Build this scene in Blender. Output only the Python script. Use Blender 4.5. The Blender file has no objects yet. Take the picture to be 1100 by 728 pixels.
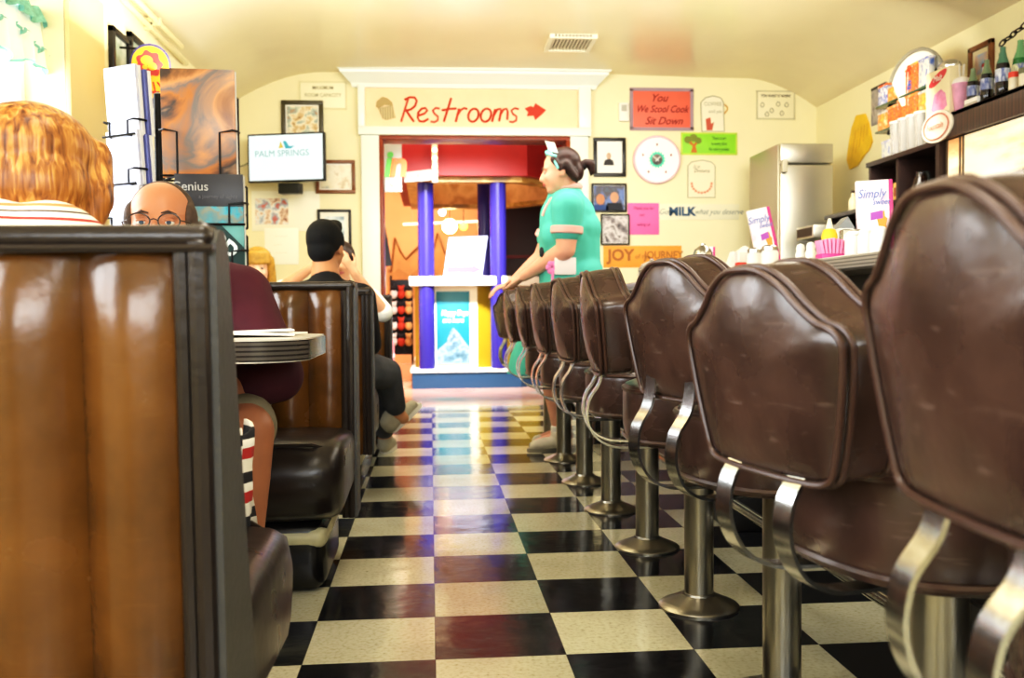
import bpy, bmesh, math, random
from mathutils import Vector, Matrix, noise as mnoise
random.seed(7)
C = bpy.context.scene.collection
PI = math.pi
# ------------------------------------------------------------------ camera solve (1100 x 728 frame)
F, YAW, PITCH, ROLL, CAMZ = 1015.09, 0.08572, -0.03223, -0.00831, 0.8094
cf = Vector((math.sin(YAW)*math.cos(PITCH), math.cos(YAW)*math.cos(PITCH), math.sin(PITCH)))
cr0 = Vector((math.cos(YAW), -math.sin(YAW), 0)); cu0 = cr0.cross(cf)
cr = math.cos(ROLL)*cr0 + math.sin(ROLL)*cu0
cu = -math.sin(ROLL)*cr0 + math.cos(ROLL)*cu0
CAM = Vector((0, 0, CAMZ))
def at(px, py, x=None, y=None, z=None):
    """point of the place seen at a photo pixel, on the plane x=, y= or z="""
    d = cf + cr*((px-550)/F) - cu*((py-364)/F)
    t = (x-CAM.x)/d.x if x is not None else (y-CAM.y)/d.y if y is not None else (z-CAM.z)/d.z
    return CAM + d*t
# ------------------------------------------------------------------ materials
def lin(c):
    if isinstance(c, str):
        c = c.lstrip('#'); c = [int(c[i:i+2], 16)/255 for i in (0, 2, 4)]
    return tuple((v/12.92 if v <= .04045 else ((v+.055)/1.055)**2.4) for v in c) + (1,)
_m = {}
def mat(name, col, rough=.5, metal=0, spec=.5, coat=0, bump=0, bscale=40, var=0, vscale=6, emit=None, estr=0, trans=0, alpha=1, ior=1.45, sheen=0):
    if name in _m: return _m[name]
    m = bpy.data.materials.new(name); m.use_nodes = True; nt = m.node_tree; N = nt.nodes; L = nt.links
    b = N['Principled BSDF']; c = lin(col)
    b.inputs['Base Color'].default_value = c; b.inputs['Roughness'].default_value = rough
    b.inputs['Metallic'].default_value = metal; b.inputs['Specular IOR Level'].default_value = spec
    b.inputs['Coat Weight'].default_value = coat; b.inputs['Coat Roughness'].default_value = .12
    b.inputs['Transmission Weight'].default_value = trans; b.inputs['Alpha'].default_value = alpha; b.inputs['IOR'].default_value = ior
    b.inputs['Sheen Weight'].default_value = sheen
    if emit: b.inputs['Emission Color'].default_value = lin(emit); b.inputs['Emission Strength'].default_value = estr
    if var or bump:
        tc = N.new('ShaderNodeTexCoord')
    if var:
        n = N.new('ShaderNodeTexNoise'); n.inputs['Scale'].default_value = vscale; n.inputs['Detail'].default_value = 5
        L.new(tc.outputs['Object'], n.inputs['Vector'])
        r = N.new('ShaderNodeValToRGB'); r.color_ramp.elements[0].position = .3; r.color_ramp.elements[1].position = .7
        r.color_ramp.elements[0].color = tuple(v*(1-var) for v in c[:3])+(1,)
        r.color_ramp.elements[1].color = tuple(min(1, v*(1+var)) for v in c[:3])+(1,)
        L.new(n.outputs['Fac'], r.inputs['Fac']); L.new(r.outputs['Color'], b.inputs['Base Color'])
    if bump:
        n2 = N.new('ShaderNodeTexNoise'); n2.inputs['Scale'].default_value = bscale; n2.inputs['Detail'].default_value = 4
        L.new(tc.outputs['Object'], n2.inputs['Vector'])
        bp = N.new('ShaderNodeBump'); bp.inputs['Strength'].default_value = bump; bp.inputs['Distance'].default_value = .01
        L.new(n2.outputs['Fac'], bp.inputs['Height']); L.new(bp.outputs['Normal'], b.inputs['Normal'])
    _m[name] = m; return m
def mat_print(name, cols, scale=6, seed=0, rough=.4, detail=3, const=False, stretch=(1, 1, 1), dist=.15):
    """printed picture: blotches of several inks"""
    if name in _m: return _m[name]
    m = bpy.data.materials.new(name); m.use_nodes = True; nt = m.node_tree; N = nt.nodes; L = nt.links
    b = N['Principled BSDF']; b.inputs['Roughness'].default_value = rough
    tc = N.new('ShaderNodeTexCoord'); mp = N.new('ShaderNodeMapping')
    mp.inputs['Location'].default_value = (seed*3.7, seed*1.9, seed*2.3); mp.inputs['Scale'].default_value = stretch
    n = N.new('ShaderNodeTexNoise'); n.inputs['Scale'].default_value = scale; n.inputs['Detail'].default_value = detail; n.inputs['Distortion'].default_value = dist
    r = N.new('ShaderNodeValToRGB'); el = r.color_ramp.elements
    if const: r.color_ramp.interpolation = 'CONSTANT'
    k = len(cols)
    while len(el) < k: el.new(.5)
    for i, c in enumerate(cols):
        el[i].position = .3+.4*i/max(1, k-1); el[i].color = lin(c)
    L.new(tc.outputs['Object'], mp.inputs['Vector']); L.new(mp.outputs['Vector'], n.inputs['Vector'])
    L.new(n.outputs['Fac'], r.inputs['Fac']); L.new(r.outputs['Color'], b.inputs['Base Color'])
    _m[name] = m; return m
def mat_stripe(name, cols, period, axis='Z', rough=.6, warp=0):
    if name in _m: return _m[name]
    m = bpy.data.materials.new(name); m.use_nodes = True; nt = m.node_tree; N = nt.nodes; L = nt.links
    b = N['Principled BSDF']; b.inputs['Roughness'].default_value = rough
    tc = N.new('ShaderNodeTexCoord'); sp = N.new('ShaderNodeSeparateXYZ'); L.new(tc.outputs['Object'], sp.inputs[0])
    d = N.new('ShaderNodeMath'); d.operation = 'DIVIDE'; d.inputs[1].default_value = period; L.new(sp.outputs[axis], d.inputs[0])
    f = N.new('ShaderNodeMath'); f.operation = 'FRACT'; L.new(d.outputs[0], f.inputs[0])
    r = N.new('ShaderNodeValToRGB'); r.color_ramp.interpolation = 'CONSTANT'; el = r.color_ramp.elements
    while len(el) < len(cols): el.new(.5)
    for i, (p, c) in enumerate(cols): el[i].position = p; el[i].color = lin(c)
    L.new(f.outputs[0], r.inputs['Fac']); L.new(r.outputs['Color'], b.inputs['Base Color'])
    _m[name] = m; return m
# ------------------------------------------------------------------ mesh helpers
def bx(bm, x0, x1, y0, y1, z0, z1, bev=0, seg=2, M=None):
    r = bmesh.ops.create_cube(bm, size=1)
    vs = r['verts']
    for v in vs:
        v.co = Vector(((x0+x1)/2+v.co.x*(x1-x0), (y0+y1)/2+v.co.y*(y1-y0), (z0+z1)/2+v.co.z*(z1-z0)))
    if bev:
        es = list({e for v in vs for e in v.link_edges})
        rr = bmesh.ops.bevel(bm, geom=es, offset=bev, segments=seg, profile=.5, affect='EDGES')
        vs = list({v for f in rr['faces'] for v in f.verts} | {v for v in vs if v.is_valid})
    if M is not None:
        for v in vs: v.co = M @ v.co
    return vs
def loft(bm, rings, cap=True, closed=True, loop=False):
    R = [[bm.verts.new(p) for p in ring] for ring in rings]
    n = len(R[0]); pairs = list(zip(R, R[1:])) + ([(R[-1], R[0])] if loop else [])
    for a, b in pairs:
        for i in range(n if closed else n-1):
            j = (i+1) % n
            try: bm.faces.new((a[i], a[j], b[j], b[i]))
            except ValueError: pass
    if cap and not loop:
        try: bm.faces.new(R[0][::-1]); bm.faces.new(R[-1])
        except ValueError: pass
    return R
def lathe(bm, prof, c=(0, 0, 0), seg=24, M=None):
    c = Vector(c); rings = []
    for r, z in prof:
        r = max(r, 1e-4)
        ring = [Vector((r*math.cos(2*PI*i/seg), r*math.sin(2*PI*i/seg), z)) for i in range(seg)]
        rings.append([(M @ p if M is not None else p) + c for p in ring])
    return loft(bm, rings)
def tube(bm, pts, r, seg=8, closed=False, cap=True):
    pts = [Vector(p) for p in pts]; n = len(pts); rings = []; prev = None
    rr = r if isinstance(r, (list, tuple)) else [r]*n
    for i, p in enumerate(pts):
        if closed: t = pts[(i+1) % n]-pts[i-1]
        else: t = pts[min(i+1, n-1)]-pts[max(i-1, 0)]
        t = t.normalized() if t.length > 1e-9 else Vector((0, 0, 1))
        if prev is None:
            a = Vector((0, 0, 1)) if abs(t.z) < .9 else Vector((1, 0, 0)); u = t.cross(a).normalized()
        else:
            u = prev - t*prev.dot(t); u = u.normalized() if u.length > 1e-6 else t.orthogonal().normalized()
        prev = u; w = t.cross(u)
        rings.append([p + (u*math.cos(2*PI*k/seg)+w*math.sin(2*PI*k/seg))*rr[i] for k in range(seg)])
    loft(bm, rings, cap=cap, loop=closed)
def ribbon(bm, pts, wvec, th):
    """flat strap of width vector wvec through pts"""
    pts = [Vector(p) for p in pts]; w = Vector(wvec); rings = []
    for i, p in enumerate(pts):
        t = (pts[min(i+1, len(pts)-1)]-pts[max(i-1, 0)]).normalized(); nn = t.cross(w).normalized()*th/2
        rings.append([p-w/2-nn, p+w/2-nn, p+w/2+nn, p-w/2+nn])
    loft(bm, rings)
def crom(pts, k=6, closed=False):
    pts = [Vector(p) for p in pts]; n = len(pts); out = []
    for i in range(n if closed else n-1):
        if closed: a, b, c, d = pts[i-1], pts[i], pts[(i+1) % n], pts[(i+2) % n]
        else: a, b, c, d = pts[max(i-1, 0)], pts[i], pts[i+1], pts[min(i+2, n-1)]
        for j in range(k):
            t = j/k
            out.append(.5*((2*b)+(c-a)*t+(2*a-5*b+4*c-d)*t*t+(3*b-a-3*c+d)*t**3))
    if not closed: out.append(pts[-1])
    return out
def prism(bm, outline, o, u, v, depth):
    """flat shape: 2D outline on plane o,u,v, thickness along u x v"""
    o = Vector(o); u = Vector(u); v = Vector(v); n = u.cross(v).normalized()
    a = [o+u*p[0]+v*p[1] for p in outline]; b = [p+n*depth for p in a]
    va = [bm.verts.new(p) for p in a]; vb = [bm.verts.new(p) for p in b]; k = len(a)
    bm.faces.new(va[::-1]); bm.faces.new(vb)
    for i in range(k): bm.faces.new((va[i], va[(i+1) % k], vb[(i+1) % k], vb[i]))
def ball(bm, c, r, M=None, seg=16, ring=10):
    rx, ry, rz = (r, r, r) if not isinstance(r, (tuple, list)) else r
    res = bmesh.ops.create_uvsphere(bm, u_segments=seg, v_segments=ring, radius=1)
    for v in res['verts']:
        p = Vector((v.co.x*rx, v.co.y*ry, v.co.z*rz))
        v.co = (M @ p if M is not None else p) + Vector(c)
def NB(): return bmesh.new()
WM = {}
def setmat(o, m):
    if m is not None: o.data.materials.append(m)
def obj(name, bm, m, parent=None, world=True, sharp=40):
    """link one mesh object; its vertices are given in world space (or the parent's when world=False)"""
    bmesh.ops.recalc_face_normals(bm, faces=bm.faces)
    me = bpy.data.meshes.new(name)
    if parent is not None:
        if world: bm.transform(WM[parent.name].inverted())
        W = WM[parent.name]
    else:
        xs = [v.co for v in bm.verts]
        c = Vector(((min(p.x for p in xs)+max(p.x for p in xs))/2, (min(p.y for p in xs)+max(p.y for p in xs))/2, min(p.z for p in xs)))
        bm.transform(Matrix.Translation(-c)); W = Matrix.Translation(c)
    bm.to_mesh(me); bm.free()
    me.shade_smooth(); me.set_sharp_from_angle(angle=math.radians(sharp))
    o = bpy.data.objects.new(name, me); C.objects.link(o); setmat(o, m)
    if parent is not None: o.parent = parent
    else: o.location = W.translation
    WM[o.name] = W.copy()
    return o
def tag(o, label, cat, group=None):
    o['label'] = label; o['category'] = cat
    if group: o['group'] = group
    return o
def plabel(o, label): o['label'] = label; return o
def thing(name, label, cat, loc=(0, 0, 0), rz=0, group=None):
    o = bpy.data.objects.new(name, None); C.objects.link(o); o.empty_display_size = .1
    o.location = loc; o.rotation_euler = (0, 0, rz)
    WM[o.name] = Matrix.Translation(loc) @ Matrix.Rotation(rz, 4, 'Z')
    return tag(o, label, cat, group)
def struct(name, bm, m, sharp=40, parent=None):
    o = obj(name, bm, m, parent, sharp=sharp); o['kind'] = 'structure'; return o
def dup(root, loc, rz, label, group=None):
    r = root.copy(); C.objects.link(r); r.location = loc; r.rotation_euler = (0, 0, rz); r['label'] = label
    if group: r['group'] = group
    for ch in list(root.children):
        c = ch.copy(); C.objects.link(c); c.parent = r
        for g in list(ch.children):
            d = g.copy(); C.objects.link(d); d.parent = c
    return r
def text(name, s, m, parent, o, u, v, size, align='CENTER', shear=0, depth=.0015, space=1.0, bold=0, sx=1.0):
    cu_ = bpy.data.curves.new('tmp', 'FONT'); cu_.body = s; cu_.size = size; cu_.align_x = align; cu_.align_y = 'CENTER'
    cu_.shear = shear; cu_.extrude = depth/2; cu_.space_line = space; cu_.offset = bold; cu_.resolution_u = 3
    t = bpy.data.objects.new('tmp', cu_); C.objects.link(t)
    dg = bpy.context.evaluated_depsgraph_get(); dg.update()
    me = bpy.data.meshes.new_from_object(t.evaluated_get(dg))
    bpy.data.objects.remove(t); bpy.data.curves.remove(cu_)
    u = Vector(u).normalized(); v = Vector(v).normalized(); n = u.cross(v)
    Mx = Matrix(((u.x*sx, v.x, n.x, o[0]), (u.y*sx, v.y, n.y, o[1]), (u.z*sx, v.z, n.z, o[2]), (0, 0, 0, 1)))
    bm = NB(); bm.from_mesh(me); bm.transform(Mx); bpy.data.meshes.remove(me)
    return obj(name, bm, m, parent)
def strokes(bm, lines, fn, r):
    for ln in lines:
        tube(bm, [fn(*p) for p in ln], r, 5)
# ------------------------------------------------------------------ organic bodies: overlapping tapered limbs fused into one skin
def cap_(bm, p0, r0, p1, r1, seg=14):
    p0 = Vector(p0); p1 = Vector(p1); n = 6
    d = p1-p0; L = d.length
    if L < 1e-6: ball(bm, p0, r0); return
    z = d/L; q = z.to_track_quat('Z', 'Y').to_matrix()
    prof = []
    for i in range(n+1):
        a = -PI/2+PI/2*i/n; prof.append((r0*math.cos(a), r0*math.sin(a)))
    for i in range(n+1):
        a = PI/2*i/n; prof.append((r1*math.cos(a), L+r1*math.sin(a)))
    lathe(bm, prof, p0, seg, q)
def fuse(bm, voxel=.008, smooth=4, fac=.5):
    me = bpy.data.meshes.new('tmp'); bmesh.ops.recalc_face_normals(bm, faces=bm.faces); bm.to_mesh(me); bm.free()
    t = bpy.data.objects.new('tmp', me); C.objects.link(t)
    r = t.modifiers.new('r', 'REMESH'); r.mode = 'VOXEL'; r.voxel_size = voxel
    if smooth:
        s = t.modifiers.new('s', 'SMOOTH'); s.iterations = smooth; s.factor = fac
    dg = bpy.context.evaluated_depsgraph_get(); dg.update()
    m2 = bpy.data.meshes.new_from_object(t.evaluated_get(dg))
    bpy.data.objects.remove(t); bpy.data.meshes.remove(me)
    b2 = NB(); b2.from_mesh(m2); bpy.data.meshes.remove(m2)
    return b2
def chain(bm, pts):
    for (p, r), (q, s) in zip(pts, pts[1:]): cap_(bm, p, r, q, s)
# ================================================================== the setting
XL, XR, YB, YF = -1.58, 3.27, 7.8, -1.7       # left wall, right wall, wall with the doorway, wall behind the camera
def floor_material():
    m = bpy.data.materials.new('checker_tiles'); m.use_nodes = True; nt = m.node_tree; N = nt.nodes; L = nt.links; b = N['Principled BSDF']
    def math_(op, a, bb=None):
        n = N.new('ShaderNodeMath'); n.operation = op
        for i, q in enumerate((a, bb)):
            if q is None: continue
            if isinstance(q, (int, float)): n.inputs[i].default_value = q
            else: L.new(q, n.inputs[i])
        return n.outputs[0]
    g = N.new('ShaderNodeNewGeometry'); sp = N.new('ShaderNodeSeparateXYZ'); L.new(g.outputs['Position'], sp.inputs[0])
    u = math_('DIVIDE', math_('SUBTRACT', sp.outputs['X'], .0026), .3048); v = math_('DIVIDE', math_('SUBTRACT', sp.outputs['Y'], 2.1666), .3048)
    fu, fv = math_('FLOOR', u), math_('FLOOR', v)
    par = math_('MODULO', math_('ADD', math_('ADD', fu, fv), 100), 2)            # 0 dark, 1 cream
    cv = N.new('ShaderNodeCombineXYZ'); L.new(fu, cv.inputs[0]); L.new(fv, cv.inputs[1])
    wn = N.new('ShaderNodeTexWhiteNoise'); wn.noise_dimensions = '2D'; L.new(cv.outputs[0], wn.inputs['Vector'])
    def noise_(scale, det=4, stretch=None):
        n = N.new('ShaderNodeTexNoise'); n.inputs['Scale'].default_value = scale; n.inputs['Detail'].default_value = det
        if stretch:
            mp = N.new('ShaderNodeMapping'); mp.inputs['Scale'].default_value = stretch; L.new(g.outputs['Position'], mp.inputs[0]); L.new(mp.outputs[0], n.inputs['Vector'])
        else: L.new(g.outputs['Position'], n.inputs['Vector'])
        return n.outputs['Fac']
    def ramp(f, stops):
        r = N.new('ShaderNodeValToRGB'); el = r.color_ramp.elements
        while len(el) < len(stops): el.new(.5)
        for i, (p, c) in enumerate(stops): el[i].position = p; el[i].color = lin(c)
        L.new(f, r.inputs['Fac']); return r.outputs['Color']
    def mix(f, a, c, mode='MIX'):
        x = N.new('ShaderNodeMix'); x.data_type = 'RGBA'; x.blend_type = mode
        if isinstance(f, (int, float)): x.inputs['Factor'].default_value = f
        else: L.new(f, x.inputs['Factor'])
        L.new(a, x.inputs[6]); L.new(c, x.inputs[7]); return x.outputs[2]
    speck = noise_(90, 6)
    dark = ramp(speck, [(.3, '#111113'), (.54, '#1c1c20'), (.66, '#2c2e32'), (.8, '#565b5a')])
    cream = ramp(speck, [(.22, '#97906c'), (.33, '#d8d1ac'), (.5, '#e9e4c6'), (.8, '#f2eed8')])
    wear = noise_(3.5, 6)
    cream = mix(math_('MULTIPLY', ramp(wear, [(.42, '#000000'), (.75, '#ffffff')]), .35), cream, ramp(wear, [(0, '#9b9270'), (1, '#a49b78')]))
    tint = ramp(wn.outputs['Value'], [(0, '#cfcfcf'), (1, '#ffffff')])
    cream = mix(1, cream, tint, 'MULTIPLY')
    col = mix(par, dark, cream)
    # joints
    def edge(q, f):
        d = math_('SUBTRACT', q, f); d = math_('MINIMUM', d, math_('SUBTRACT', 1, d)); return math_('LESS_THAN', d, .004)
    j = math_('MAXIMUM', edge(u, fu), edge(v, fv))
    blk = ramp(speck, [(0, '#1c1b17'), (1, '#2a2822')])
    col = mix(math_('MULTIPLY', j, .75), col, blk)
    L.new(col, b.inputs['Base Color'])
    ro = N.new('ShaderNodeMapRange'); L.new(noise_(5, 6), ro.inputs[0]); ro.inputs[3].default_value = .07; ro.inputs[4].default_value = .22; L.new(ro.outputs[0], b.inputs['Roughness'])
    b.inputs['Specular IOR Level'].default_value = .5
    bp = N.new('ShaderNodeBump'); bp.inputs['Strength'].default_value = .09; bp.inputs['Distance'].default_value = .02
    L.new(noise_(9, 3), bp.inputs['Height']); L.new(bp.outputs[0], b.inputs['Normal'])
    return m
wallm = mat('cream_plaster', '#f1e7bf', .6, bump=.06, bscale=30, var=.03, vscale=1.5)
ceilm = mat('glossy_cream_ceiling', '#e9dcb8', .22, spec=.45, bump=.05, bscale=7, var=.05, vscale=1.2)
whitem = mat('white_gloss_trim', '#eff3ea', .3)
peachm = mat('peach_frieze', '#f6d9b0', .5, var=.04)
b = NB(); bx(b, XL, XR, YF, YB, -.1, 0); struct('floor', b, floor_material())
# ceiling: a coved vault run along the room
zl = at(250, 112, y=YB).z; zc = at(560, 80, y=YB).z; zr = at(885, 115, y=YB).z
prof = [(XL-.25, zl-.02), (XL, zl)] + [(XL+.75*t, zl+(zc-zl)*math.sin(t*PI/2)**.9) for t in (.15, .3, .45, .6, .75, .9, 1)] + \
       [(0, zc+.01), (.8, zc+.015), (1.6, zc+.01), (2.3, zc-.005)] + [(XR-.65+.65*t, zr+(zc-zr)*math.cos(t*PI/2)**.9-.005) for t in (.1, .25, .4, .55, .7, .85, 1)] + [(XR+.2, zr-.02)]
b = NB(); n = len(prof)
ring = [(x, 0, z) for x, z in prof] + [(prof[-1][0], 0, 3.05), (prof[0][0], 0, 3.05)]
loft(b, [[(x, YF, z) for x, _, z in ring], [(x, YB, z) for x, _, z in ring]])
struct('ceiling', b, ceilm, 60)
def wall_with_holes(name, axis, c0, c1, a0, a1, z0, z1, holes, m):
    """wall slab of thickness c0..c1, along a0..a1, with rectangular openings (a, b, z, z)"""
    b = NB()
    def piece(p0, p1, q0, q1):
        if p1-p0 < 1e-4 or q1-q0 < 1e-4: return
        if axis == 'x': bx(b, c0, c1, p0, p1, q0, q1)
        else: bx(b, p0, p1, c0, c1, q0, q1)
    cur = a0
    for (h0, h1, hz0, hz1) in sorted(holes):
        piece(cur, h0, z0, z1); piece(h0, h1, z0, hz0); piece(h0, h1, hz1, z1); cur = h1
    piece(cur, a1, z0, z1)
    return struct(name, b, m)
WZ0, WZ1 = 1.0, 2.2; WY1 = at(70, 60, x=XL).y; WY2 = at(108, 60, x=XL).y
wins = [(-.9, 1.7, WZ0, WZ1), (2.25, WY1, WZ0, WZ1)]
wall_with_holes('wall_left', 'x', XL-.24, XL, YF, YB, 0, zl+.02, wins, wallm)
wall_with_holes('wall_right', 'x', XR, XR+.2, YF, YB, 0, zr+.02, [], wallm)
wall_with_holes('wall_front', 'y', YF-.2, YF, XL-.24, XR+.2, 0, 2.9, [(-1.2, 2.6, .9, 2.3)], wallm)
dL, dR = at(408, 200, y=YB).x, at(612, 200, y=YB).x; dT = at(510, 147, y=YB).z
wall_with_holes('wall_back', 'y', YB, YB+.16, XL-.24, XR+.2, 0, 2.95, [(dL, dR, 0, dT)], wallm)
# windows: frame and pane
glass = bpy.data.materials.new('window_glass'); glass.use_nodes = True
nt = glass.node_tree; nt.nodes.remove(nt.nodes['Principled BSDF'])
t_ = nt.nodes.new('ShaderNodeBsdfTransparent'); g_ = nt.nodes.new('ShaderNodeBsdfGlossy'); g_.inputs['Roughness'].default_value = .02
fr_ = nt.nodes.new('ShaderNodeFresnel'); mx_ = nt.nodes.new('ShaderNodeMixShader')
gm_ = nt.nodes.new('ShaderNodeNewGeometry'); ml_ = nt.nodes.new('ShaderNodeMath'); ml_.operation = 'SUBTRACT'; ml_.use_clamp = True
nt.links.new(fr_.outputs[0], ml_.inputs[0]); nt.links.new(gm_.outputs['Backfacing'], ml_.inputs[1])
nt.links.new(ml_.outputs[0], mx_.inputs[0]); nt.links.new(t_.outputs[0], mx_.inputs[1]); nt.links.new(g_.outputs[0], mx_.inputs[2])
nt.links.new(mx_.outputs[0], nt.nodes['Material Output'].inputs['Surface'])
def window(name, axis, c, a0, a1, z0, z1, mull):
    b = NB(); f = .05
    def pc(p0, p1, q0, q1, w=.03):
        if axis == 'x': bx(b, c-w, c+w, p0, p1, q0, q1, .006)
        else: bx(b, p0, p1, c-w, c+w, q0, q1, .006)
    pc(a0, a1, z0, z0+f); pc(a0, a1, z1-f, z1); pc(a0, a0+f, z0, z1); pc(a1-f, a1, z0, z1)
    for t in mull: pc(a0+(a1-a0)*t-.02, a0+(a1-a0)*t+.02, z0, z1, .024)
    w = struct(name, b, whitem)
    b = NB()
    if axis == 'x': bx(b, c-.003, c+.003, a0+f, a1-f, z0+f, z1-f)
    else: bx(b, a0+f, a1-f, c-.003, c+.003, z0+f, z1-f)
    p = obj('pane', b, glass, w); p['kind'] = 'structure'
for i, (a0, a1, z0, z1) in enumerate(wins): window('window_%d' % (i+1), 'x', XL-.2, a0, a1, z0, z1, (.5,))
window('window_3', 'y', YF-.1, -1.2, 2.6, .9, 2.3, (.33, .67))
# window casing on the left wall
b = NB()
for a0, a1, z0, z1 in wins:
    for p, q, r, s in ((a0-.1, a0, z0-.05, z1+.1), (a1, WY2 if a1 == WY1 else a1+.1, z0-.05, z1+.1), (a0, a1, z1, z1+.1), (a0, a1, z0-.06, z0)):
        bx(b, XL-.01, XL+.022, p, q, r, s, .008)
struct('trim_1', b, mat('cream_casing', '#e2cc98', .45))
# doorway: pilasters, architrave, recessed frieze, crown moulding
b = NB(); y1 = YB
pl0, pl1 = at(386, 200, y=YB).x, dL
pr0, pr1 = dR, at(634, 200, y=YB).x
z137 = at(510, 138, y=YB).z; z95 = at(510, 96, y=YB).z; z72 = at(510, 71, y=YB).z
bx(b, pl0+.02, pl1, y1-.05, y1, 0, dT, .006); bx(b, pr0, pr1-.02, y1-.05, y1, 0, dT, .006)
bx(b, pl0, pr1, y1-.075, y1, dT, z137, .008)
bx(b, pl0, pl0+.055, y1-.07, y1, z137, z95+.02, .006); bx(b, pr1-.1, pr1, y1-.07, y1, z137, z95+.02, .006)
x0, x1 = at(367, 80, y=YB-.15).x, at(652, 80, y=YB-.15).x
cp = [(0, z95), (.04, z95), (.05, z95+.03), (.07, z95+.045), (.10, z95+.075), (.13, z95+.10), (.135, z95+.12), (.15, z95+.125), (.155, z72-.005), (.155, z72+.02), (0, z72+.02)]
loft(b, [[(pl0-.005-d, y1-d, z) for d, z in cp], [(pr1+.005+d, y1-d, z) for d, z in cp]])
struct('trim_2', b, whitem, 30)
b = NB(); bx(b, pl0+.05, pr1-.09, y1-.012, y1-.002, z137-.01, z95+.02); struct('trim_3', b, peachm)
b = NB(); w = mat('red_stained_wood', '#8a3a1c', .35, var=.25, vscale=9)
bx(b, dL, dL+.03, y1-.045, y1+.2, 0, dT-.03, .004); bx(b, dR-.03, dR, y1-.045, y1+.2, 0, dT-.03, .004); bx(b, dL, dR, y1-.045, y1+.2, dT-.03, dT, .004)
struct('door_1', b, w)
# conduit pipes along the top of the left wall
# ------------------------------------------------------------------ the gift shop beyond the doorway
SY = 14.2
orange = mat('orange_shop_wall', '#ecb680', .6, var=.1, vscale=1.5)
def shop_floor():
    m = mat_print('shop_floor', ['#d9a08a', '#e2b49c', '#dcae94', '#d3c3b2', '#9ec2b2'], 1.1, 2, .12, 1); return m
b = NB(); bx(b, -3, 5, YB, SY, -.1, -.0005); struct('floor_1', b, shop_floor())
b = NB(); bx(b, XL, XR, YB-.32, YB+.02, -.05, .003); struct('trim_4', b, mat('grey_blue_threshold_tiles', '#51626e', .1, var=.3, vscale=4))
b = NB(); bx(b, -3, 5, SY, SY+.1, 0, 3.1); struct('wall_far', b, orange)
b = NB(); bx(b, -3.1, -3, YB+.16, SY, 0, 3.1); struct('wall_left_far', b, orange)
b = NB(); bx(b, 5, 5.1, YB+.16, SY, 0, 3.1); struct('wall_right_far', b, mat('dark_shop_wall', '#3a2420', .6))
b = NB(); bx(b, -3.1, 5.1, YB+.16, SY+.1, 3.05, 3.15); struct('ceiling_far', b, mat('peach_shop_ceiling', '#f0b682', .6))
# ================================================================== counter stools
chrome = mat('worn_chrome', '#d3d3d2', .2, 1, bump=.03, bscale=60)
pedm = mat('tarnished_steel', '#aba69a', .3, 1, bump=.05, bscale=25, var=.15, vscale=5)
def vinyl_material(name, c0, c1, rough, scratch='#8a7468', sc=.35):
    m = bpy.data.materials.new(name); m.use_nodes = True; nt = m.node_tree; N = nt.nodes; L = nt.links; b = N['Principled BSDF']
    tc = N.new('ShaderNodeTexCoord'); n = N.new('ShaderNodeTexNoise'); n.inputs['Scale'].default_value = 7; n.inputs['Detail'].default_value = 6
    L.new(tc.outputs['Object'], n.inputs['Vector']); r = N.new('ShaderNodeValToRGB'); r.color_ramp.elements[0].position = .3; r.color_ramp.elements[1].position = .72
    r.color_ramp.elements[0].color = lin(c0); r.color_ramp.elements[1].color = lin(c1); L.new(n.outputs['Fac'], r.inputs['Fac'])
    mp = N.new('ShaderNodeMapping'); mp.inputs['Scale'].default_value = (9, 14, 70); mp.inputs['Rotation'].default_value = (.5, .3, 0); L.new(tc.outputs['Object'], mp.inputs[0])
    n2 = N.new('ShaderNodeTexNoise'); n2.inputs['Scale'].default_value = 1.3; n2.inputs['Detail'].default_value = 8; L.new(mp.outputs[0], n2.inputs['Vector'])
    r2 = N.new('ShaderNodeValToRGB'); r2.color_ramp.elements[0].position = .62; r2.color_ramp.elements[1].position = .76; r2.color_ramp.elements[1].color = (sc, sc, sc, 1); r2.color_ramp.elements[0].color = (0, 0, 0, 1)
    L.new(n2.outputs['Fac'], r2.inputs['Fac']); mx = N.new('ShaderNodeMix'); mx.data_type = 'RGBA'; L.new(r2.outputs['Color'], mx.inputs['Factor'])
    L.new(r.outputs['Color'], mx.inputs[6]); mx.inputs[7].default_value = lin(scratch); L.new(mx.outputs[2], b.inputs['Base Color'])
    mr = N.new('ShaderNodeMapRange'); mr.inputs[3].default_value = rough-.07; mr.inputs[4].default_value = rough+.12; L.new(n.outputs['Fac'], mr.inputs[0]); L.new(mr.outputs[0], b.inputs['Roughness'])
    n3 = N.new('ShaderNodeTexNoise'); n3.inputs['Scale'].default_value = 22; n3.inputs['Detail'].default_value = 3; L.new(tc.outputs['Object'], n3.inputs['Vector'])
    bp = N.new('ShaderNodeBump'); bp.inputs['Strength'].default_value = .08; bp.inputs['Distance'].default_value = .02; L.new(n3.outputs['Fac'], bp.inputs['Height']); L.new(bp.outputs[0], b.inputs['Normal'])
    b.inputs['Specular IOR Level'].default_value = .6
    return m
stoolv = vinyl_material('worn_brown_vinyl', '#32221b', '#533b31', .25)
pipe_m = mat('brown_piping', '#4a3329', .3, spec=.6)
half = [(0, .145), (.04, .142), (.082, .122), (.115, .094), (.146, .072), (.172, .062), (.186, .048), (.188, .028), (.179, -.025), (.167, -.075), (.156, -.11), (.146, -.132), (.122, -.142), (.07, -.144), (0, -.144)]
right = crom([(a*.95, b_*.93, 0) for a, b_ in half], 3)
outl = [(p.x, p.y) for p in right] + [(-p.x, p.y) for p in right[-2:0:-1]]
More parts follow.
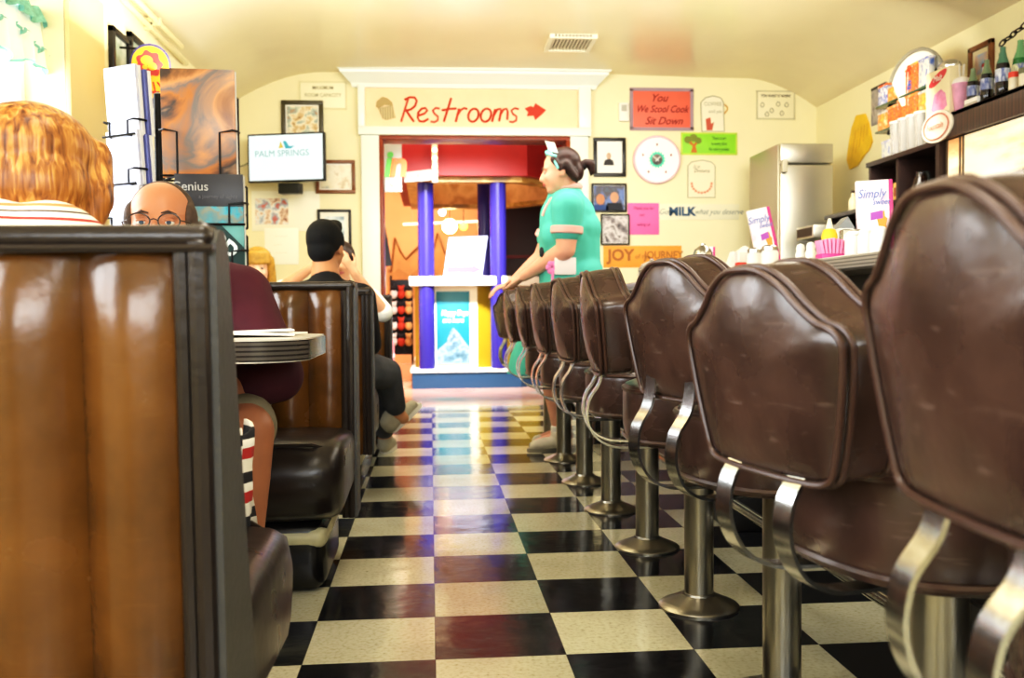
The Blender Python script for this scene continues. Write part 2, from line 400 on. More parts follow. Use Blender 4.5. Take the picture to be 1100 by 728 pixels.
def pad_bm():
    """backrest pad: camel-back shield, faces +-x, width along y, centred on its own middle"""
    b = NB(); T = .045; rings = []
    for s, d in ((.02, .017), (.3, .016), (.6, .012), (.82, .006), (.93, .001), (.985, -.004)): rings.append((s, -T-d))
    rings += [(1.0, -T+.008), (1.018, -T+.026), (1.024, 0), (1.018, T-.026), (1.0, T-.008)]
    for s, d in ((.985, -.004), (.93, .001), (.82, .006), (.6, .012), (.3, .016), (.02, .017)): rings.append((s, T+d))
    bend = lambda u: -.35*u*u           # wraps a little round the sitter
    loft(b, [[(x-bend(u*s)-.0, u*s, v*s) for u, v in outl] for s, x in rings])
    return b
def pad_pipe(sx):
    b = NB(); tube(b, [(sx*.046+.35*(u*1.0)**2, u*1.0, v*1.0) for u, v in outl], .0045, 8, closed=True); tube(b, [(sx*.034+.35*(u*1.016)**2, u*1.016, v*1.016) for u, v in outl], .0045, 8, closed=True); return b
def sup(r, n=2.7, k=40, rot=0):
    o = []
    for i in range(k):
        a = 2*PI*i/k; c, s = math.cos(a), math.sin(a); q = (abs(c)**n+abs(s)**n)**(-1/n); o.append((r*q*c, r*q*s))
    return o
def make_stool(label):
    t = thing('counter_stool', label, 'stool', group='counter stools in a row')
    b = NB(); lathe(b, [(.108, 0), (.108, .005), (.104, .009), (.085, .017), (.06, .028), (.045, .035), (.043, .04), (.039, .041), (.039, .44), (.05, .445), (.06, .455), (0, .458)], seg=32)
    obj('pedestal', b, pedm, t, False)
    b = NB(); base = sup(.2); R = []
    for s, z in ((.05, .45), (.85, .45), (.955, .454), (.985, .466), (1, .50), (1, .575), (.99, .592), (.96, .604), (.85, .613), (.6, .617), (.3, .613), (.05, .612)): R.append([(x*s, y*s, z) for x, y in base])
    loft(b, R); obj('seat', b, stoolv, t, False)
    s = t.children[-1]
    b = NB(); tube(b, [(x*.995, y*.995, .592) for x, y in base], .006, 6, closed=True); tube(b, [(x*.985, y*.985, .466) for x, y in base], .006, 6, closed=True)
    obj('piping', b, pipe_m, s, False)
    p = obj('backrest', pad_bm(), stoolv, t, False); p.location = (-.25, 0, .774); p.rotation_euler = (0, math.radians(-7), 0); WM[p.name] = Matrix.Translation((-.27, 0, .8))
    for sx in (-1, 1): obj('piping', pad_pipe(sx), pipe_m, p, False)
    for sy in (-1, 1):
        b = NB(); y = sy*.072
        ribbon(b, crom([(-.262, y, .69), (-.265, y, .65), (-.275, y, .61), (-.30, y*.98, .57), (-.305, y*.97, .52), (-.285, y*.94, .475), (-.245, y*.9, .450), (-.19, y*.85, .444), (-.05, y*.7, .444)], 5), (0, .036, 0), .0055)
        obj('bracket_strap', b, chrome, t, False)
    return t
# (x, y, swivel in degrees, label)
SP = [(.705, .70, -3, 'nearest brown vinyl counter stool, its scuffed back cut off by the picture edge'),
      (.717, 1.275, 13, 'brown counter stool with a low, scratched back showing both chrome straps, second from the camera'),
      (.715, 1.875, 17, 'brown counter stool peeping out behind the low scratched one, third from the camera'),
      (.715, 2.481, -5, 'brown counter stool turned edge-on with doubled piping, fourth from the camera'),
      (.721, 3.118, 3, 'brown counter stool with shiny pale back beside the edge-on one, fifth from the camera'),
      (.712, 3.715, 1, 'brown counter stool sixth from the camera, between the shiny one and the waitress'),
      (.705, 4.326, -1, 'brown counter stool seventh from the camera, near the waitress'),
      (.70, 4.972, 0, 'brown counter stool just on the camera side of the waitress'),
      (.72, 5.723, 26, 'farthest brown counter stool, its back under the waitress\'s hands')]
st0 = make_stool(SP[0][3])
stools = [st0] + [dup(st0, (x, y, 0), math.radians(a), lb) for x, y, a, lb in SP[1:]]
st0.location = (SP[0][0], SP[0][1], 0); st0.rotation_euler.z = math.radians(SP[0][2])
for ch in stools[1].children:
    if ch.name.startswith('backrest'): ch.location.z -= .045; ch.location.x -= .012
for ch in stools[2].children:
    if ch.name.startswith('backrest'): ch.location.x += .025; ch.location.z -= .006
# foot rail
ft = thing('foot_rail', 'long polished steel foot rail along the counter front', 'foot rail', (.93, 1, 0))
b = NB(); tube(b, [(.93, .2, .2), (.93, 6.3, .2)], .0155, 12); obj('rail', b, chrome, ft)
for y in (.5, 3.42, 6.2):
    b = NB(); bx(b, 1.06, 1.26, y-.13, y+.13, 0, .15, .01); bx(b, .93, 1.07, y-.02, y+.02, .12, .16, .006); tube(b, [(.93, y-.03, .2), (.93, y+.03, .2)], .021, 12); bx(b, .918, .942, y-.02, y+.02, .13, .19)
    obj('support', b, mat('black_rubber', '#121010', .5), ft)
# ================================================================== lunch counter
ct = thing('lunch_counter', 'long diner counter with a grey laminate top and dark front', 'counter', (1.4, 3.4, 0))
b = NB(); bx(b, 1.27, 1.72, .1, 6.6, 0, .1); bx(b, 1.29, 1.7, .1, 6.6, .1, .905); obj('base', b, mat('black_counter_front', '#15110f', .4), ct)
b = NB(); bx(b, 1.1, 1.78, .0, 6.66, .902, .945, .008)
obj('countertop', b, mat('grey_laminate', '#a39b90', .25, var=.18, vscale=14), ct)
b = NB(); bx(b, 1.092, 1.1, .0, 6.66, .906, .941, .002)
e_ = obj('edge_band', b, mat_stripe('ribbed_metal_edge', [(0, '#8e867c'), (.6, '#5f5850')], .009, 'Z', .3), ct)
# ================================================================== booths
boothv = vinyl_material('brown_booth_vinyl', '#4e300f', '#744a1b', .22, '#8d6a38', .12)
darkv = vinyl_material('black_brown_vinyl', '#1a1311', '#2c211c', .28, '#4a3d34', .15)
greyv = mat('grey_vinyl_side', '#4c4a47', .42, spec=.5, bump=.12, bscale=90, var=.12)
rollv = mat('dark_roll_vinyl', '#2a211c', .28, spec=.6, bump=.1, bscale=50, var=.2)
kick = mat('black_kick_board', '#12100f', .25)
bandm = mat('worn_cream_band', '#c9c19a', .4, var=.25, vscale=12)
BX1, BX0 = -.25, -1.56
def bench(label, yb, s, tt, tb, seat_d, base0, group='brown booth benches', lean=0.0, zb=.04, H=.902, seat_z=.45, channel='out'):
    """booth bench whose outer back face is at yb; s=+1 faces away from the camera"""
    Y = lambda d: yb+s*d
    t = thing('booth_bench', label, 'bench', ((BX0+BX1)/2, Y(.2), 0), group=group)
    # tufted channels on the outer and inner faces
    def channels(d_at, sgn, z0, z1):
        b = NB(); w = .125; x = BX1-.022; nz = 14
        while x > BX0+.01:
            xl = max(x-w, BX0); k = 12; rings = []
            for j in range(nz+1):
                z = z0+(z1-z0)*j/nz; q = j/nz; puff = .042*min(1, (1-q)*9+.25)*min(1, q*8+.3)
                row = []
                for i in range(k+1):
                    a = i/k; h = puff*(1-abs(2*a-1)**2.0)
                    row.append((x+(xl-x)*a, Y(d_at(z)-sgn*h), z))
                rings.append(row)
            loft(b, rings, cap=False, closed=False); x -= w
        return b
    ln = lambda z: lean*(1-z/H)
    back_in = lambda z: tt+(tb-tt)*(1-z/H)
    b = NB()
    core = [(ln(zb)+.02, zb), (ln(H)+.02, H-.03), (tt-.02, H-.03), (back_in(.3)-.03, .3), (back_in(zb)-.03, zb)]
    loft(b, [[(BX0, Y(d), z) for d, z in core], [(BX1-.02, Y(d), z) for d, z in core]])
    bk = obj('backrest', b, darkv, t)
    obj('channelled_cover', channels(lambda z: ln(z)+.012, 1, zb, H-.022), boothv, bk, sharp=70)
    obj('channelled_cover', channels(lambda z: back_in(z)-.012, -1, .40, H-.022), boothv, bk, sharp=70)
    # padded roll on top
    b = NB(); bx(b, BX0, BX1+.004, *sorted((Y(ln(H)-.012), Y(tt+.012))), H-.028, H, .012, 3)
    tube(b, [(BX0, Y(ln(H)-.013), H-.027), (BX1+.008, Y(ln(H)-.013), H-.027)], .005, 6)
    obj('top_roll', b, rollv, t)
    # end panel with piped edges
    ol = [(ln(zb), zb), (ln(H), H-.02), (ln(H)+.02, H-.004), (tt-.02, H-.004), (tt, H-.02), (tt+(tb-tt)*.55, .45), (tb, zb)]
    b = NB(); loft(b, [[(BX1-.022, Y(d), z) for d, z in ol], [(BX1+.008, Y(d), z) for d, z in ol]])
    ep = obj('end_panel', b, greyv, t)
    b = NB()
    tube(b, [(BX1-.012, Y(d-.004), z) for d, z in ol[:3]], .012, 8); tube(b, [(BX1-.03, Y(d-.004), z) for d, z in [(ol[0][0], zb), (ol[1][0], H-.03)]], .009, 8)
    tube(b, [(BX1-.012, Y(d+.004), z) for d, z in ol[3:]], .012, 8); tube(b, [(BX1-.03, Y(d+.004), z) for d, z in ((tt, H-.03), ol[5], ol[6])], .011, 8)
    obj('piped_edge', b, rollv, ep)
    # seat cushion with a bulging rounded end
    d0, d1 = back_in(seat_z)-.02, seat_d
    b = NB(); zs0, zs1 = .215, seat_z; rings = []
    sec = []
    for a, q in ((d0, zs0+.02), (d1-.1, zs0), (d1-.045, zs0+.03), (d1-.012, zs0+.09), (d1, (zs0+zs1)/2+.02), (d1-.012, zs1-.06), (d1-.05, zs1-.02), (d1-.12, zs1), (d0+.1, zs1-.012), (d0, zs1-.02)): sec.append((a, q))
    cy, cz = (d0+d1)/2, (zs0+zs1)/2
    for x, k in ((BX0, 1), (BX1-.15, 1), (BX1-.08, .985), (BX1-.035, .95), (BX1-.012, .86), (BX1-.002, .7), (BX1+.001, .4)):
        rings.append([(x, Y(cy+(a-cy)*(k if a > cy else 1)), cz+(q-cz)*k) for a, q in sec])
    loft(b, rings); se = obj('seat', b, darkv, t, sharp=75)
    b = NB(); tube(b, [(BX0, Y(d1-.045), zs1-.012), (BX1-.08, Y(d1-.05), zs1-.014), (BX1-.02, Y(d1-.1), zs1-.04), (BX1-.022, Y(d0+.04), zs1-.05)], .006, 6); obj('piping', b, rollv, se)
    # kick base with a worn cream band
    e0, e1 = base0
    sec = sorted((Y(e0), Y(e1)))
    b = NB(); bx(b, BX0, BX1-.055, sec[0], sec[1], 0, .215, .05, 4); bs = obj('kick_base', b, kick, t)
    b = NB(); bx(b, BX0, BX1-.052, sec[0]-.003, sec[1]+.003, .125, .19, .03, 4); plabel(obj('band', b, bandm, bs), 'worn cream band round the base')
    return t
bench('brown channelled booth bench nearest the camera, its tall back towards us', 1.10, 1, .065, .25, .70, (.12, .6), lean=.03, zb=.12, seat_z=.435, H=.907)
bench('brown booth bench facing us behind the table, where the man in maroon sits', 3.21, -1, .095, .14, .62, (.08, .5), zb=.14)
bench('brown booth bench turned away behind the man in maroon, holding the black-haired man', 4.0, 1, .095, .13, .66, (.08, .9), zb=.2)
bench('farthest dark booth bench beside the doorway, facing us', 6.08, -1, .095, .13, .62, (.08, .5), zb=.14)
# chrome bolt near the foot of the first bench
# ================================================================== booth tables
edgem = mat_stripe('ribbed_table_edge', [(0, '#57514a'), (.6, '#2b2622')], .0105, 'Z', .22)
def booth_table(label, y0, y1, x1, z=.747):
    t = thing('booth_table', label, 'table', ((XL+x1)/2, (y0+y1)/2, 0))
    r = .13; ol = [(XL+.01, y0), (x1-r, y0)] + [(x1-r+r*math.sin(a), y0+r-r*math.cos(a)) for a in [PI/2*i/8 for i in range(1, 9)]] + [(x1-r+r*math.cos(a), y1-r+r*math.sin(a)) for a in [PI/2*i/8 for i in range(0, 9)]] + [(XL+.01, y1)]
    b = NB(); prism(b, ol, (0, 0, z-.003), (1, 0, 0), (0, 1, 0), .003); prism(b, ol, (0, 0, z-.05), (1, 0, 0), (0, 1, 0), .004); obj('tabletop', b, mat('pale_laminate', '#d8d0c0', .25, var=.08), t)
    b = NB(); ol2 = [(x+(.004 if x > XL+.1 else 0), y) for x, y in ol]; prism(b, ol2, (0, 0, z-.047), (1, 0, 0), (0, 1, 0), .044); obj('edge_band', b, edgem, t)
    b = NB(); cx = -.95; cy = (y0+y1)/2
    lathe(b, [(.2, 0), (.2, .015), (.12, .03), (.045, .05), (.04, .06), (.04, z-.07), (.12, z-.051), (0, z-.05)], (cx, cy, 0), 20); obj('pedestal', b, pedm, t)
booth_table('booth table with a ribbed metal edge and papers on top', 2.04, 2.6, -.275)
booth_table('far booth table between the last two benches', 4.82, 5.42, -.42, .74)
# ================================================================== things on the wall with the doorway
UX, UZ = Vector((1, 0, 0)), Vector((0, 0, 1))
def rect(px0, py0, px1, py1, y=YB):
    a = at(px0, py0, y=y); d = at(px1, py1, y=y); return a.x, d.x, d.z, a.z
def ink(c): return mat('ink_'+c.strip('#'), c, .6)
def wp(px, py, off=.008): p = at(px, py, y=YB-off); return p
def board(name, label, cat, r, m, th=.006, group=None, y=YB, bev=.0015):
    x0, x1, z0, z1 = rect(*r, y=y)
    t = thing(name, label, cat, ((x0+x1)/2, y-th/2, z0), group=group)
    b = NB(); bx(b, x0, x1, y-th, y-.0005, z0, z1, bev); return t, b, (x0, x1, z0, z1)
def simple_sign(name, label, r, m, lines, inkc, part='board', border=None, size=.35, shear=0, group=None, sx=.9):
    t, b, (x0, x1, z0, z1) = board(name, label, 'sign', r, m, group=group)
    obj(part, b, m, t); h = z1-z0; w = x1-x0
    if border:
        b = NB(); e = .012
        for q in ((x0-e/2, x1+e/2, z0-e/2, z0+e/2), (x0-e/2, x1+e/2, z1-e/2, z1+e/2), (x0-e/2, x0+e/2, z0, z1), (x1-e/2, x1+e/2, z0, z1)): bx(b, q[0], q[1], YB-.009, YB-.001, q[2], q[3])
        obj('border', b, ink(border), t)
    for s, fx, fz, sz in lines:
        text('lettering', s, ink(inkc), t, (x0+w*fx, YB-.0085, z0+h*fz), UX, UZ, h*sz, shear=shear, sx=sx, bold=h*sz*.012)
    return t, (x0, x1, z0, z1)
def frame(label, r, fm, pic, fw=.03, mat_w=.03, group=None, y=YB, matc='#f4efe2'):
    x0, x1, z0, z1 = rect(*r, y=y)
    t = thing('framed_picture', label, 'picture', ((x0+x1)/2, y-.01, z0), group=group)
    b = NB()
    for q in ((x0, x1, z0, z0+fw), (x0, x1, z1-fw, z1), (x0, x0+fw, z0+fw, z1-fw), (x1-fw, x1, z0+fw, z1-fw)): bx(b, q[0], q[1], y-.024, y-.0005, q[2], q[3], .004)
    obj('frame', b, fm, t)
    b = NB(); bx(b, x0+fw*.8, x1-fw*.8, y-.01, y-.002, z0+fw*.8, z1-fw*.8); obj('mount', b, ink(matc), t)
    f = fw+mat_w; b = NB(); bx(b, x0+f, x1-f, y-.013, y-.009, z0+f, z1-f); obj('print', b, pic, t)
    return t, (x0+f, x1-f, z0+f, z1-f)
black_f = mat('black_frame', '#17130f', .35); brown_f = mat('brown_frame', '#7b4a22', .4, var=.2, vscale=20)
# RESTROOMS, painted on the frieze, with the little cupcake and the arrow
Z = lambda x, y: wp(380+x/3.64, 60+y/3.64, .014)
red = ink('#c93a1f')
def ell(cx, cy, rx, ry, n=14, tilt=.15): return [(cx+rx*math.cos(2*PI*i/n)-tilt*ry*math.sin(2*PI*i/n), cy+ry*math.sin(2*PI*i/n)) for i in range(n+1)]
L_ = [[(185, 258), (213, 166)], [(198, 172), (218, 162), (238, 162), (247, 176), (240, 196), (222, 210), (203, 214)], [(206, 214), (220, 236), (236, 258)],
      [(252, 234), (276, 226), (288, 214), (280, 204), (265, 206), (252, 222), (250, 242), (258, 256), (274, 257), (292, 246)],
      [(336, 206), (320, 203), (309, 213), (316, 226), (329, 237), (328, 252), (315, 259), (300, 256)],
      [(381, 165), (352, 258)], [(344, 213), (372, 208), (402, 206)],
      [(412, 206), (399, 258)], [(406, 232), (418, 212), (432, 204), (444, 208)],
      ell(468, 232, 20, 26), ell(517, 232, 20, 26),
      [(553, 208), (541, 258)], [(548, 232), (562, 209), (573, 207), (576, 218), (568, 256)], [(573, 230), (586, 209), (598, 207), (602, 218), (600, 250)],
      [(646, 208), (630, 204), (616, 213), (622, 226), (637, 237), (635, 252), (622, 259), (608, 256)]]
rs = thing('restrooms_sign', 'red hand-painted Restrooms lettering with cupcake and arrow over the doorway', 'sign', tuple(wp(510, 130, .014)))
b = NB(); strokes(b, L_, Z, .0095); obj('lettering', b, red, rs)
b = NB(); o = Z(0, 0)
def poly(b, pts, fn, th=.004):
    P = [fn(*p) for p in pts]; va = [b.verts.new(p) for p in P]; vb = [b.verts.new(p+Vector((0, -th, 0))) for p in P]; k = len(P)
    b.faces.new(va); b.faces.new(vb[::-1])
    for i in range(k): b.faces.new((va[i], vb[i], vb[(i+1) % k], va[(i+1) % k]))
poly(b, [(668, 206), (690, 196), (703, 200), (710, 185), (730, 198), (752, 212), (735, 230), (710, 251), (703, 234), (676, 236), (682, 220)], Z); obj('arrow', b, red, rs)
b = NB(); poly(b, [(94, 205), (112, 246), (128, 252), (164, 242), (152, 192)], Z); cc = obj('cupcake_case', b, mat_stripe('case_paper', [(0, '#cdb98a'), (.5, '#a8926a')], .02, 'X'), rs)
b = NB(); poly(b, [(86, 200), (90, 178), (112, 160), (132, 166), (150, 182), (154, 196), (120, 192), (98, 206)], lambda x, y: Z(x, y)+Vector((0, -.003, 0))); obj('cupcake_icing', b, ink('#b39a66'), rs)
# left of the doorway
simple_sign('room_capacity_notice', 'pale notice sheet about room capacity, high on wall above the television', (322, 88, 372, 117), ink('#f6f0cf'), [('MAXIMUM', .5, .78, .19), ('ROOM CAPACITY', .5, .5, .19), ('SEATS', .3, .2, .19)], '#b5ae8c', 'sheet', border='#e2d9b0')
frame('dark framed group photograph above the television', (302, 108, 348, 153), mat('olive_frame', '#4b4326', .4), mat_print('print_group', ['#6d5a3a', '#cfae7a', '#efe5cc', '#9fb0a8', '#b98a5a'], 14, 3), .035, .012)
frame('brown framed landscape print beside the television', (339, 172, 382, 208), brown_f, mat_print('print_landscape', ['#8b9aa0', '#e7dcc0', '#f3ead4', '#b99a6c'], 7, 5), .028, .012)
frame('black framed picture of a boat, right of the black-haired man', (341, 225, 378, 270), black_f, mat_print('print_boat', ['#8ea3b4', '#cfdbe0', '#e6ecec', '#6d7f92'], 4, 8, stretch=(1, 1, 3)), .022, .035)
frame('small black framed picture below the boat picture', (364, 273, 380, 293), black_f, mat_print('print_small', ['#d7dde0', '#f4f2ea', '#a8b2b5'], 9, 9), .02, .012)
# wall television
ytv = YB-.33
tc_ = at(307, 169, y=ytv); w_, h_ = .625, .375
tv = thing('wall_television', 'wall-mounted flat television with a white logo screen', 'television', (tc_.x, ytv, tc_.z), math.radians(-14))
def lb(b, x0, x1, y0, y1, z0, z1, bev=0): bx(b, x0, x1, y0, y1, z0, z1, bev)
b = NB(); lb(b, -w_/2, w_/2, 0, .045, -h_/2, h_/2, .006); obj('casing', b, mat('black_plastic', '#0d1212', .3), tv, False)
b = NB(); lb(b, -w_/2+.014, w_/2-.014, -.004, .001, -h_/2+.014, h_/2-.014); sc_ = obj('screen', b, mat('lit_screen', '#606868', .2, emit='#f2fdfd', estr=.93), tv, False)
tvM = WM[tv.name]
teal = mat('screen_teal', '#205058', .4, emit='#46b8c4', estr=.75); yel = mat('screen_yellow', '#605020', .4, emit='#ecd35c', estr=.75); pale = mat('screen_pale_teal', '#405858', .4, emit='#9ad2cc', estr=.65)
ux_ = tvM.to_3x3() @ Vector((1, 0, 0)); nz_ = tvM.to_3x3() @ Vector((0, -1, 0))
def tvp(x, z): return tvM @ Vector((x, -.0055, z))
text('lettering', 'PALM SPRINGS', pale, sc_, tvp(-.03, .03), ux_, UZ, .068, depth=.001)
b = NB(); prism(b, [(-.055, .07), (-.015, .075), (-.04, .125)], tvM @ Vector((0, -.0045, 0)), ux_, UZ, .001); obj('logo_sail', b, yel, sc_)
b = NB(); prism(b, [(-.02, .125), (.005, .125), (.03, .085), (.075, .085), (.045, .067), (0, .067)], tvM @ Vector((0, -.0045, 0)), ux_, UZ, .001); obj('logo_wave', b, teal, sc_)
b = NB(); lb(b, -.08, .09, .03, .12, -h_/2-.085, -h_/2-.005, .006); obj('mounting_box', b, mat('black_plastic', '#0d1212', .3), tv, False)
b = NB(); lb(b, -.03, .03, .045, .30, -.05, .05, .004); obj('wall_bracket', b, mat('black_plastic', '#0d1212', .3), tv, False)
b = NB(); tube(b, crom([tvM @ Vector((-.3, .03, -.02)), at(256, 178, y=YB-.2), at(252, 160, y=YB-.02), at(254, 135, y=YB-.015), at(249, 120, y=YB-.01)], 6), .006, 6); obj('cable', b, mat('grey_cable', '#8a8468', .5), tv)
# sheets under the television
t, b, q = board('paper_sheet', 'white sheet with a printed group photo, pinned under the television', 'paper', (270, 205, 344, 248), None, .004); obj('sheet', b, ink('#faf5e0'), t)
x0, x1, z0, z1 = rect(274, 213, 310, 241); b = NB(); bx(b, x0, x1, YB-.006, YB-.0035, z0, z1); obj('photo', b, mat_print('print_team', ['#8a5b4c', '#d9b79c', '#efe8e0', '#a7b5c2', '#c4675a'], 16, 11), t)
t, r4 = simple_sign('white_notice', 'white typed notice on yellow wall above the blonde child', (284, 245, 321, 284), ink('#fdfaea'), [('- - - - - -', .5, .78, .1), ('- - - -', .4, .55, .1), ('- - - - - -', .5, .33, .1)], '#d2cdb8', 'sheet')
# right of the doorway
x0, x1, z0, z1 = rect(664, 111, 675, 131); t = thing('thermostat', 'small white thermostat on wall left of the red sign', 'thermostat', ((x0+x1)/2, YB-.02, z0))
b = NB(); bx(b, x0, x1, YB-.04, YB-.0005, z0, z1, .008); ho = obj('housing', b, ink('#efece2'), t); b = NB(); bx(b, x0+.02, x1-.02, YB-.043, YB-.039, z0+.08, z1-.02, .002); obj('display', b, ink('#b9b6ac'), t)
# salmon sign with flowing script
t, b, (x0, x1, z0, z1) = board('red_joke_sign', 'salmon red sign with dark script lettering and grey-blue edge, high on wall', 'sign', (678, 96, 743, 139), None)
obj('board', b, mat('salmon_board', '#f0705a', .5, var=.06), t)
b = NB(); e = .014
for q in ((x0-e, x1+e, z0-e, z0+e), (x0-e, x1+e, z1-e, z1+e), (x0-e, x0+e, z0, z1), (x1-e, x1+e, z0, z1)): bx(b, q[0], q[1], YB-.01, YB-.001, q[2], q[3])
obj('border', b, ink('#a58f9a'), t)
w, h = x1-x0, z1-z0; dk = ink('#8c2418')
text('lettering', 'You', dk, t, (x0+w*.45, YB-.0085, z0+h*.78), UX, UZ, h*.27, shear=.4, bold=.001)
text('lettering', 'We Scool Cook', dk, t, (x0+w*.5, YB-.0085, z0+h*.5), UX, UZ, h*.25, shear=.4, sx=.82, bold=.001)
text('lettering', 'Sit Down', dk, t, (x0+w*.53, YB-.0085, z0+h*.2), UX, UZ, h*.27, shear=.4, sx=.95, bold=.001)
# tankard-shaped sign
def shape_sign(name, label, outline_px, m, edge):
    P = [wp(*p, .0005) for p in outline_px]; xs = [p.x for p in P]; zs = [p.z for p in P]
    t = thing(name, label, 'sign', ((min(xs)+max(xs))/2, YB-.004, min(zs)))
    b = NB(); poly(b, outline_px, lambda x, y: wp(x, y, .0005), .006); obj('board', b, m, t)
    b = NB(); tube(b, [wp(*p, .005) for p in outline_px], .005, 5, closed=True); obj('edge', b, edge, t)
    return t, (min(xs), max(xs), min(zs), max(zs))
greyink = ink('#a9a48e')
t, (x0, x1, z0, z1) = shape_sign('mug_shaped_sign', 'white jar-shaped sign with red drawing, right of the salmon sign', [(753, 110), (758, 105), (766, 103), (774, 105), (777, 110), (778, 141), (754, 141)], mat('sign_cream', '#f1ead0', .5), greyink)
text('lettering', 'COFFEE', greyink, t, ((x0+x1)/2, YB-.008, z1-.07), UX, UZ, .045); text('lettering', 'and pie', greyink, t, ((x0+x1)/2+.02, YB-.008, z1-.13), UX, UZ, .04)
b = NB(); poly(b, [(758, 128), (763, 126), (764, 133), (767, 131), (765, 140), (759, 140)], lambda x, y: wp(x, y, .006), .003); obj('red_drawing', b, ink('#c9604a'), t)
b = NB(); tube(b, crom([wp(778, 112), wp(781, 115), wp(781, 118), wp(778, 122)], 4), .006, 5); obj('handle', b, ink('#d8a860'), t)
# YOU WANT IT WHEN
t, (x0, x1, z0, z1) = simple_sign('joke_sign', 'cream rounded YOU WANT IT WHEN sign, high beside the refrigerator', (813, 98, 853, 128), mat('sign_cream2', '#efe6c4', .5), [('YOU WANT IT WHEN?', .5, .83, .15)], '#5c5845', border='#c9c2a2', sx=.72)
b = NB()
for px, py in ((819, 112), (829, 118), (836, 111), (845, 112), (824, 122), (840, 121)): tube(b, crom([wp(px-2, py+1), wp(px, py-2), wp(px+2, py+1), wp(px, py+3)], 3, True), .004, 5, closed=True)
obj('cartoon_lines', b, greyink, t)
# round clock
cpos = at(705, 172, y=YB-.001); R = .2
t = thing('wall_clock', 'round white wall clock with pink rim and turquoise centre', 'clock', (cpos.x, YB-.02, cpos.z-R))
def disc(r, y0, y1, seg=40): b = NB(); lathe(b, [(r, y0), (r, y1), (0, y1)], (cpos.x, YB, cpos.z), seg, Matrix(((1, 0, 0), (0, 0, -1), (0, 1, 0)))); return b
b = NB(); lathe(b, [(R, 0), (R, .03), (R-.006, .036), (R-.016, .036), (R-.018, .028), (0, .028)], (cpos.x, YB, cpos.z), 48, Matrix(((1, 0, 0), (0, 0, -1), (0, 1, 0)))); obj('rim', b, ink('#e9c3cf'), t)
obj('dial', disc(R-.017, .028, .03), mat('clock_dial', '#fffdfa', .4), t)
star = [((.075 if i % 2 else .058)*math.cos(2*PI*i/32), (.075 if i % 2 else .058)*math.sin(2*PI*i/32)) for i in range(32)]
b = NB(); prism(b, star, (cpos.x, YB-.0305, cpos.z), UX, UZ, .002); obj('turquoise_centre', b, ink('#4fd6b4'), t)
obj('picture', disc(.045, .032, .034, 28), mat_print('print_clock', ['#26302e', '#4b4646', '#8b7a70', '#2e3b3c'], 18, 4), t)
b = NB()
for a, l, w in ((-.9, .05, .006), (.8, .035, .007)):
    d = Vector((math.sin(a), 0, math.cos(a))); s_ = Vector((0, -.035, 0)); c0 = Vector((cpos.x, YB, cpos.z))
    tube(b, [c0+s_-d*.02, c0+s_+d*l], w*.6, 5)
obj('hands', b, ink('#f5f5f0'), t)
b = NB()
for k in range(5):
    a = 2*PI*k/5; c0 = Vector((cpos.x+.125*math.sin(a), YB-.031, cpos.z+.125*math.cos(a))); ball(b, c0, (.008, .002, .011), seg=8, ring=6)
obj('markers', b, ink('#8d3238'), t)
# green sign with a tree
t, (x0, x1, z0, z1) = simple_sign('green_sign', 'lime green sign with a drawn tree, above the refrigerator side of the clock', (732, 143, 791, 166), mat('lime_board', '#93dc38', .5, var=.06), [('There is art', .68, .76, .2), ('in every slice', .68, .5, .2), ('for every pocket', .68, .24, .2)], '#4a7a2a', border='#c8dc5a', sx=.72)
b = NB(); poly(b, [(742, 164), (744, 157), (740, 154), (742, 151), (745, 155), (748, 151), (750, 153), (747, 157), (749, 164)], lambda x, y: wp(x, y, .006), .003); obj('tree_trunk', b, ink('#c9772c'), t)
b = NB()
for px, py, r in ((739, 150, .034), (745, 148, .036), (750, 151, .032)): ball(b, wp(px, py, .008), (r, .002, r*.9), seg=14, ring=6)
obj('tree_crown', b, ink('#7f8a34'), t)
# framed portrait, framed photos
t, (x0, x1, z0, z1) = frame('black framed small portrait with wide white mount, left of the clock', (637, 148, 672, 190), black_f, ink('#f4f1ea'), .03, .02, matc='#f7f4ee')
b = NB(); m_ = at(654, 172, y=YB-.014); prism(b, [(-.045, -.03), (.045, -.03), (.035, .01), (.012, .022), (-.012, .022), (-.035, .01)], (m_.x, YB-.0131, m_.z-.012), UX, UZ, .002); obj('dark_jacket', b, ink('#2d2a2c'), t)
b = NB(); ball(b, (m_.x, YB-.0145, m_.z+.035), (.02, .002, .028), seg=12, ring=8); obj('pale_face', b, ink('#c9a790'), t)
t, (x0, x1, z0, z1) = frame('framed colour photograph of two people, above the black and white photo', (635, 197, 673, 228), black_f, mat_print('print_couple', ['#31549a', '#5a77b4', '#3d3038', '#466a8c'], 9, 21), .016, .004)
for px, py, fc, sc2 in ((645, 214, '#c98a68', '#2c4a86'), (660, 212, '#d19c80', '#202230')):
    b = NB(); c0 = at(px, py, y=YB-.0145); ball(b, c0, (.036, .0022, .045), seg=12, ring=8); obj('face', b, ink(fc), t)
    b = NB(); prism(b, [(-.075, -.06), (.075, -.06), (.06, .0), (-.06, .0)], (c0.x, YB-.0132, c0.z-.045), UX, UZ, .0006); obj('jacket', b, ink(sc2), t)
frame('black and white framed photo half behind the waitress, beside the pink note', (645, 230, 676, 263), black_f, mat_print('print_bw', ['#3c3638', '#8d8385', '#d8d0d0', '#5a5052'], 13, 23), .012, .004)
simple_sign('pink_note', 'hot pink handwritten note on the wall below the clock', (674, 218, 708, 252), mat('pink_paper', '#ff74b4', .6, var=.04), [('Thank you for', .5, .83, .13), ('not', .45, .62, .13), ('asking us', .5, .32, .13)], '#a63a72', 'sheet', shear=.2)
